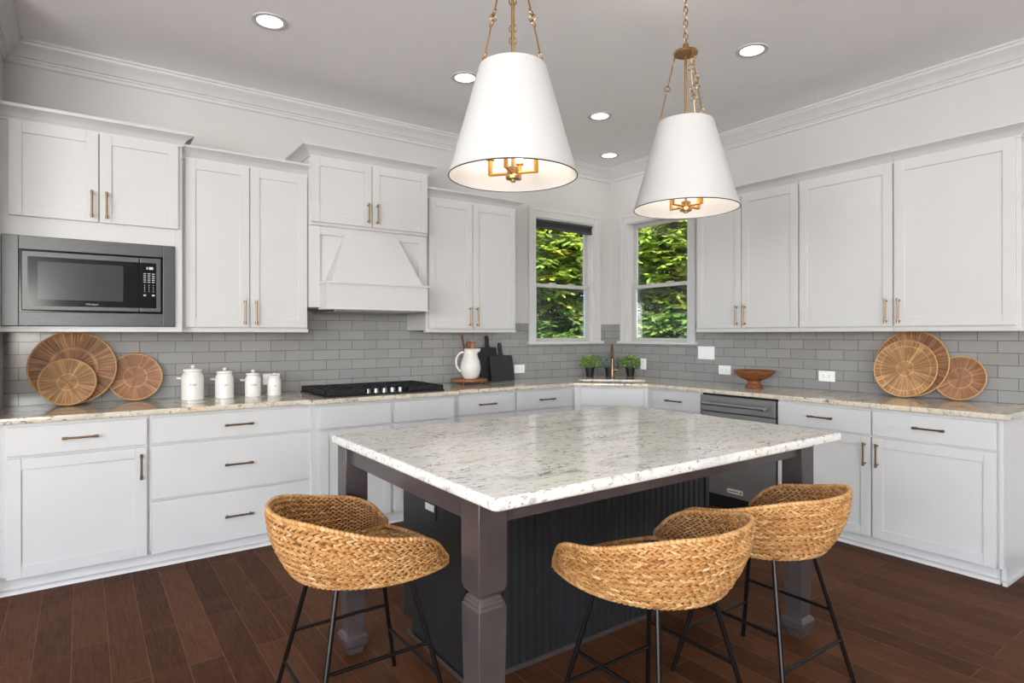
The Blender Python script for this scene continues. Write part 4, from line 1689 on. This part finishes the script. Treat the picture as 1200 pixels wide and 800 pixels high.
utensil(-0.045, 0.010, 1.7, 0.372, 'stick', 'utensil_dark', 'tall dark wooden stick leaning left out of the pitcher')
utensil(-0.012, 0.010, 1.0, 0.312, 'spoon', 'utensil_dark', 'round dark wooden spoon in the middle of the pitcher')
utensil(0.012, -0.020, 1.0, 0.300, 'spoon', 'utensil', 'pale wooden spoon at the front of the pitcher')
utensil(0.040, 0.005, 1.2, 0.310, 'flat', 'utensil', 'narrow wooden spatula leaning right in the pitcher')
utensil(0.026, 0.026, 1.3, 0.305, 'flat', 'utensil_dark', 'dark wooden spatula at the back right of the pitcher')


def cutting_board(x0, x1, hb, ht, hw, yb, yt, label, cham=0.0):
    root = thing('cutting_board', label, 'cutting board', ((x0 + x1) / 2, -yb, 0.914), 'black cutting boards')
    xc = (x0 + x1) / 2
    half = (x1 - x0) / 2
    pts = [(-half, 0), (half, 0), (half, hb - 0.012), (half - 0.012, hb), (hw + 0.012, hb), (hw, hb + 0.02)]
    hwt = hw * 0.95
    for k in range(9):
        a = pi * k / 8
        pts.append((hwt * cos(a), ht - hwt + hwt * sin(a)))
    pts += [(-hw, hb + 0.02), (-hw - 0.012, hb), (-half + 0.012, hb), (-half, hb - 0.012)]
    ang = math.atan2(yb - yt, ht)
    t = 0.016

    def fn(a, b, h):
        return Vector((xc + a, -(yb - b * sin(ang)) - h * cos(ang), 0.914 + b * cos(ang) + h * sin(ang) + 0.0005))
    MB().prism(pts, fn, 0.0, t).build('board', 'board', root, smooth=0, bevel=0.003)
    # hanging hole in the handle
    c0 = fn(0, ht - hwt, t + 0.0004)
    MB().tube([c0 + Vector((0.008 * cos(q), 0, 0.008 * sin(q))) for q in [2 * pi * k / 16 for k in range(16)]], 0.0015, 6, closed=True).build('hanging_hole', 'slot', root)
    return root


cutting_board(-1.690, -1.500, 0.305, 0.415, 0.020, 0.055, 0.012, 'tall black cutting board standing behind the shorter one')
cutting_board(-1.605, -1.352, 0.232, 0.352, 0.020, 0.110, 0.048, 'shorter, wider black cutting board in front, right of the pitcher')


def potted(x, y, mat, label, seed, n=260, sparse=False):
    z = 0.914
    root = thing('potted_plant', label, 'potted plant', (x, y, z), 'potted plants behind the sink')
    MB().lathe([(0.0, 0), (0.033, 0), (0.036, 0.003), (0.047, 0.082), (0.050, 0.083), (0.050, 0.092), (0.045, 0.092), (0.043, 0.078), (0.0, 0.078)], (x, y, z), 28).build('pot', 'pot', root)
    MB().lathe([(0.0, 0.0), (0.0435, 0.0), (0.0435, 0.004), (0.0, 0.006)], (x, y, z + 0.078), 20).build('soil', 'soil', root)
    rng = random.Random(seed)
    mb = MB()
    stm = MB()
    for k in range(n):
        a = rng.uniform(0, 2 * pi)
        el = math.acos(rng.uniform(-0.15, 1.0))
        rr = rng.uniform(0.45, 1.0) ** 0.6
        c0 = Vector((x, y, z + 0.115)) + Vector((0.098 * rr * sin(el) * cos(a), 0.098 * rr * sin(el) * sin(a), 0.095 * rr * cos(el)))
        out = (c0 - Vector((x, y, z + 0.09))).normalized()
        t = (out + Vector((rng.uniform(-.8, .8), rng.uniform(-.8, .8), rng.uniform(-.5, .6)))).normalized()
        s = t.cross(Vector((rng.uniform(-1, 1), rng.uniform(-1, 1), 1))).normalized()
        nn = s.cross(t)
        L, W = rng.uniform(0.020, 0.032), rng.uniform(0.006, 0.010)
        mb.cur = rng.random()
        mb.add([c0, c0 + t * L * .5 + s * W + nn * .002, c0 + t * L, c0 + t * L * .5 - s * W + nn * .002, c0 + t * L * .5 - nn * .002],
               [(0, 1, 4), (1, 2, 4), (2, 3, 4), (3, 0, 4)])
        if k % 9 == 0:
            stm.tube([Vector((x, y, z + 0.082)) + Vector((0.02 * cos(a), 0.02 * sin(a), 0)), c0], 0.0012, 5)
    fo = mb.build('foliage', mat, root, recalc=False, tint=True, smooth=0)
    stm.cur = 0.2
    stm.tint = [0.2] * len(stm.f)
    stm.build('stem', mat, root, tint=True)
    return root


potted(-0.445, -0.160, 'leaf_pot', 'green potted plant left of the faucet', 1)
potted(-0.285, -0.275, 'leaf_sage', 'grey-green potted plant directly behind the faucet', 2, 170)
potted(-0.120, -0.400, 'leaf_pot', 'bright green potted plant right of the faucet', 3)

bx, by = -0.275, -1.870
bo = thing('pedestal_bowl', 'turned wooden pedestal bowl on the right worktop', 'bowl', (bx, by, 0.914))
MB().lathe([(0.0, 0.052), (0.050, 0.056), (0.110, 0.082), (0.150, 0.118), (0.161, 0.134), (0.158, 0.139), (0.150, 0.136), (0.138, 0.118), (0.098, 0.090), (0.04, 0.070), (0, 0.068)], (bx, by, 0.914), 56).build('bowl', 'bowlwood', bo, smooth=50)
MB().lathe([(0.0, 0.0), (0.064, 0.0), (0.068, 0.005), (0.063, 0.022), (0.052, 0.034), (0.047, 0.046), (0.052, 0.0565), (0.0, 0.0565)], (bx, by, 0.914), 40).build('foot', 'bowlwood', bo, smooth=50)

# ---------------------------------------------------------------- outside the windows
struct(MB().box(FW, -14, 26, 0.6, 26, -0.75, -0.7).build('ground', 'ground', smooth=0), 'grass outside the windows')
gx = MB().box(FW, 0.6, 26, -14, 0.6, -0.75, -0.7).build('ground', 'ground', smooth=0)
struct(gx, 'grass outside the right wall')


def tree(x, y, zc, rx, rz, n, mat, label, seed, L=0.17, W=0.034, droop=0.5, trunk=True):
    z0 = -0.7
    root = thing('tree', label, 'tree', (x, y, z0), 'trees outside the windows')
    rng = random.Random(seed)
    tk = MB()
    tk.tube([(x, y, z0), (x + 0.06, y, z0 + (zc - z0) * 0.5), (x, y + 0.05, zc)], 0.11, 10, r2=0.06)
    for k in range(9):
        a = k * 2.4
        e = Vector((x + cos(a) * rx * 0.6, y + sin(a) * rx * 0.6, zc + rng.uniform(-0.4, 0.7) * rz))
        s = Vector((x, y, zc - rz * rng.uniform(0.1, 0.8)))
        tk.tube([s, (s + e) / 2 + Vector((0, 0, 0.1)), e], 0.035, 6, r2=0.012)
    tk.build('trunk', 'bark', root)
    mb = MB()
    # fronds: a stalk with paired leaflets
    nf = n // 9
    for k in range(nf):
        a = rng.uniform(0, 2 * pi)
        ce = rng.uniform(-1, 1)
        se = math.sqrt(1 - ce * ce)
        rr = rng.uniform(0.2, 1.0) ** 0.5
        c0 = Vector((x + rx * rr * se * cos(a), y + rx * rr * se * sin(a), zc + rz * rr * ce))
        t = Vector((cos(a) + rng.uniform(-.7, .7), sin(a) + rng.uniform(-.7, .7), rng.uniform(-0.9, 0.4) * droop)).normalized()
        side = t.cross(Vector((rng.uniform(-.4, .4), rng.uniform(-.4, .4), 1))).normalized()
        base_t = rng.random() ** 1.1
        for q in range(9):
            sg = 1 if q % 2 else -1
            f = (q // 2 + 0.5) / 5
            if q == 8:
                d = t
                f = 0.95
            else:
                d = (t * 0.55 + side * sg).normalized()
            o = c0 + t * (f * 0.30)
            d = (d + Vector((rng.uniform(-.2, .2), rng.uniform(-.2, .2), -0.25 * droop + rng.uniform(-.2, .2)))).normalized()
            s = d.cross(Vector((rng.uniform(-.5, .5), rng.uniform(-.5, .5), 1))).normalized()
            LL, WW = L * rng.uniform(0.7, 1.15), W * rng.uniform(0.7, 1.2)
            mb.cur = min(1, max(0, base_t * 0.85 + rng.uniform(-0.08, 0.15)))
            mb.add([o, o + d * LL * .45 + s * WW, o + d * LL, o + d * LL * .45 - s * WW], [(0, 1, 2, 3)])
    mb.build('foliage', mat, root, recalc=False, tint=True, smooth=0)
    return root


tree(1.9, 3.5, 2.95, 1.25, 1.3, 14000, 'leaf_y', 'yellow-green leafy tree close outside the left window', 11)
tree(3.6, 2.1, 2.95, 1.25, 1.25, 14000, 'leaf_y', 'yellow-green leafy tree close outside the right window', 12)
tree(2.0, 2.9, 0.75, 0.85, 0.95, 9000, 'leaf_g', 'low green shrub-like tree filling the lower half of the left window', 13)
tree(3.2, 1.75, 0.95, 0.85, 0.95, 11000, 'leaf_g', 'low green shrub-like tree at the foot of the right window', 14)
tree(4.8, 4.6, 2.6, 2.1, 2.6, 44000, 'leaf_d', 'deep green tree behind the yellow-green ones, seen through both windows', 15, 0.2, 0.045)
tree(1.2, 6.6, 2.6, 2.0, 2.8, 36000, 'leaf_d', 'deep green tree far outside, left in the left window', 16, 0.2, 0.045)
tree(6.3, 0.6, 2.6, 2.3, 2.9, 42000, 'leaf_d', 'deep green tree far outside, right in the right window', 17, 0.2, 0.045)
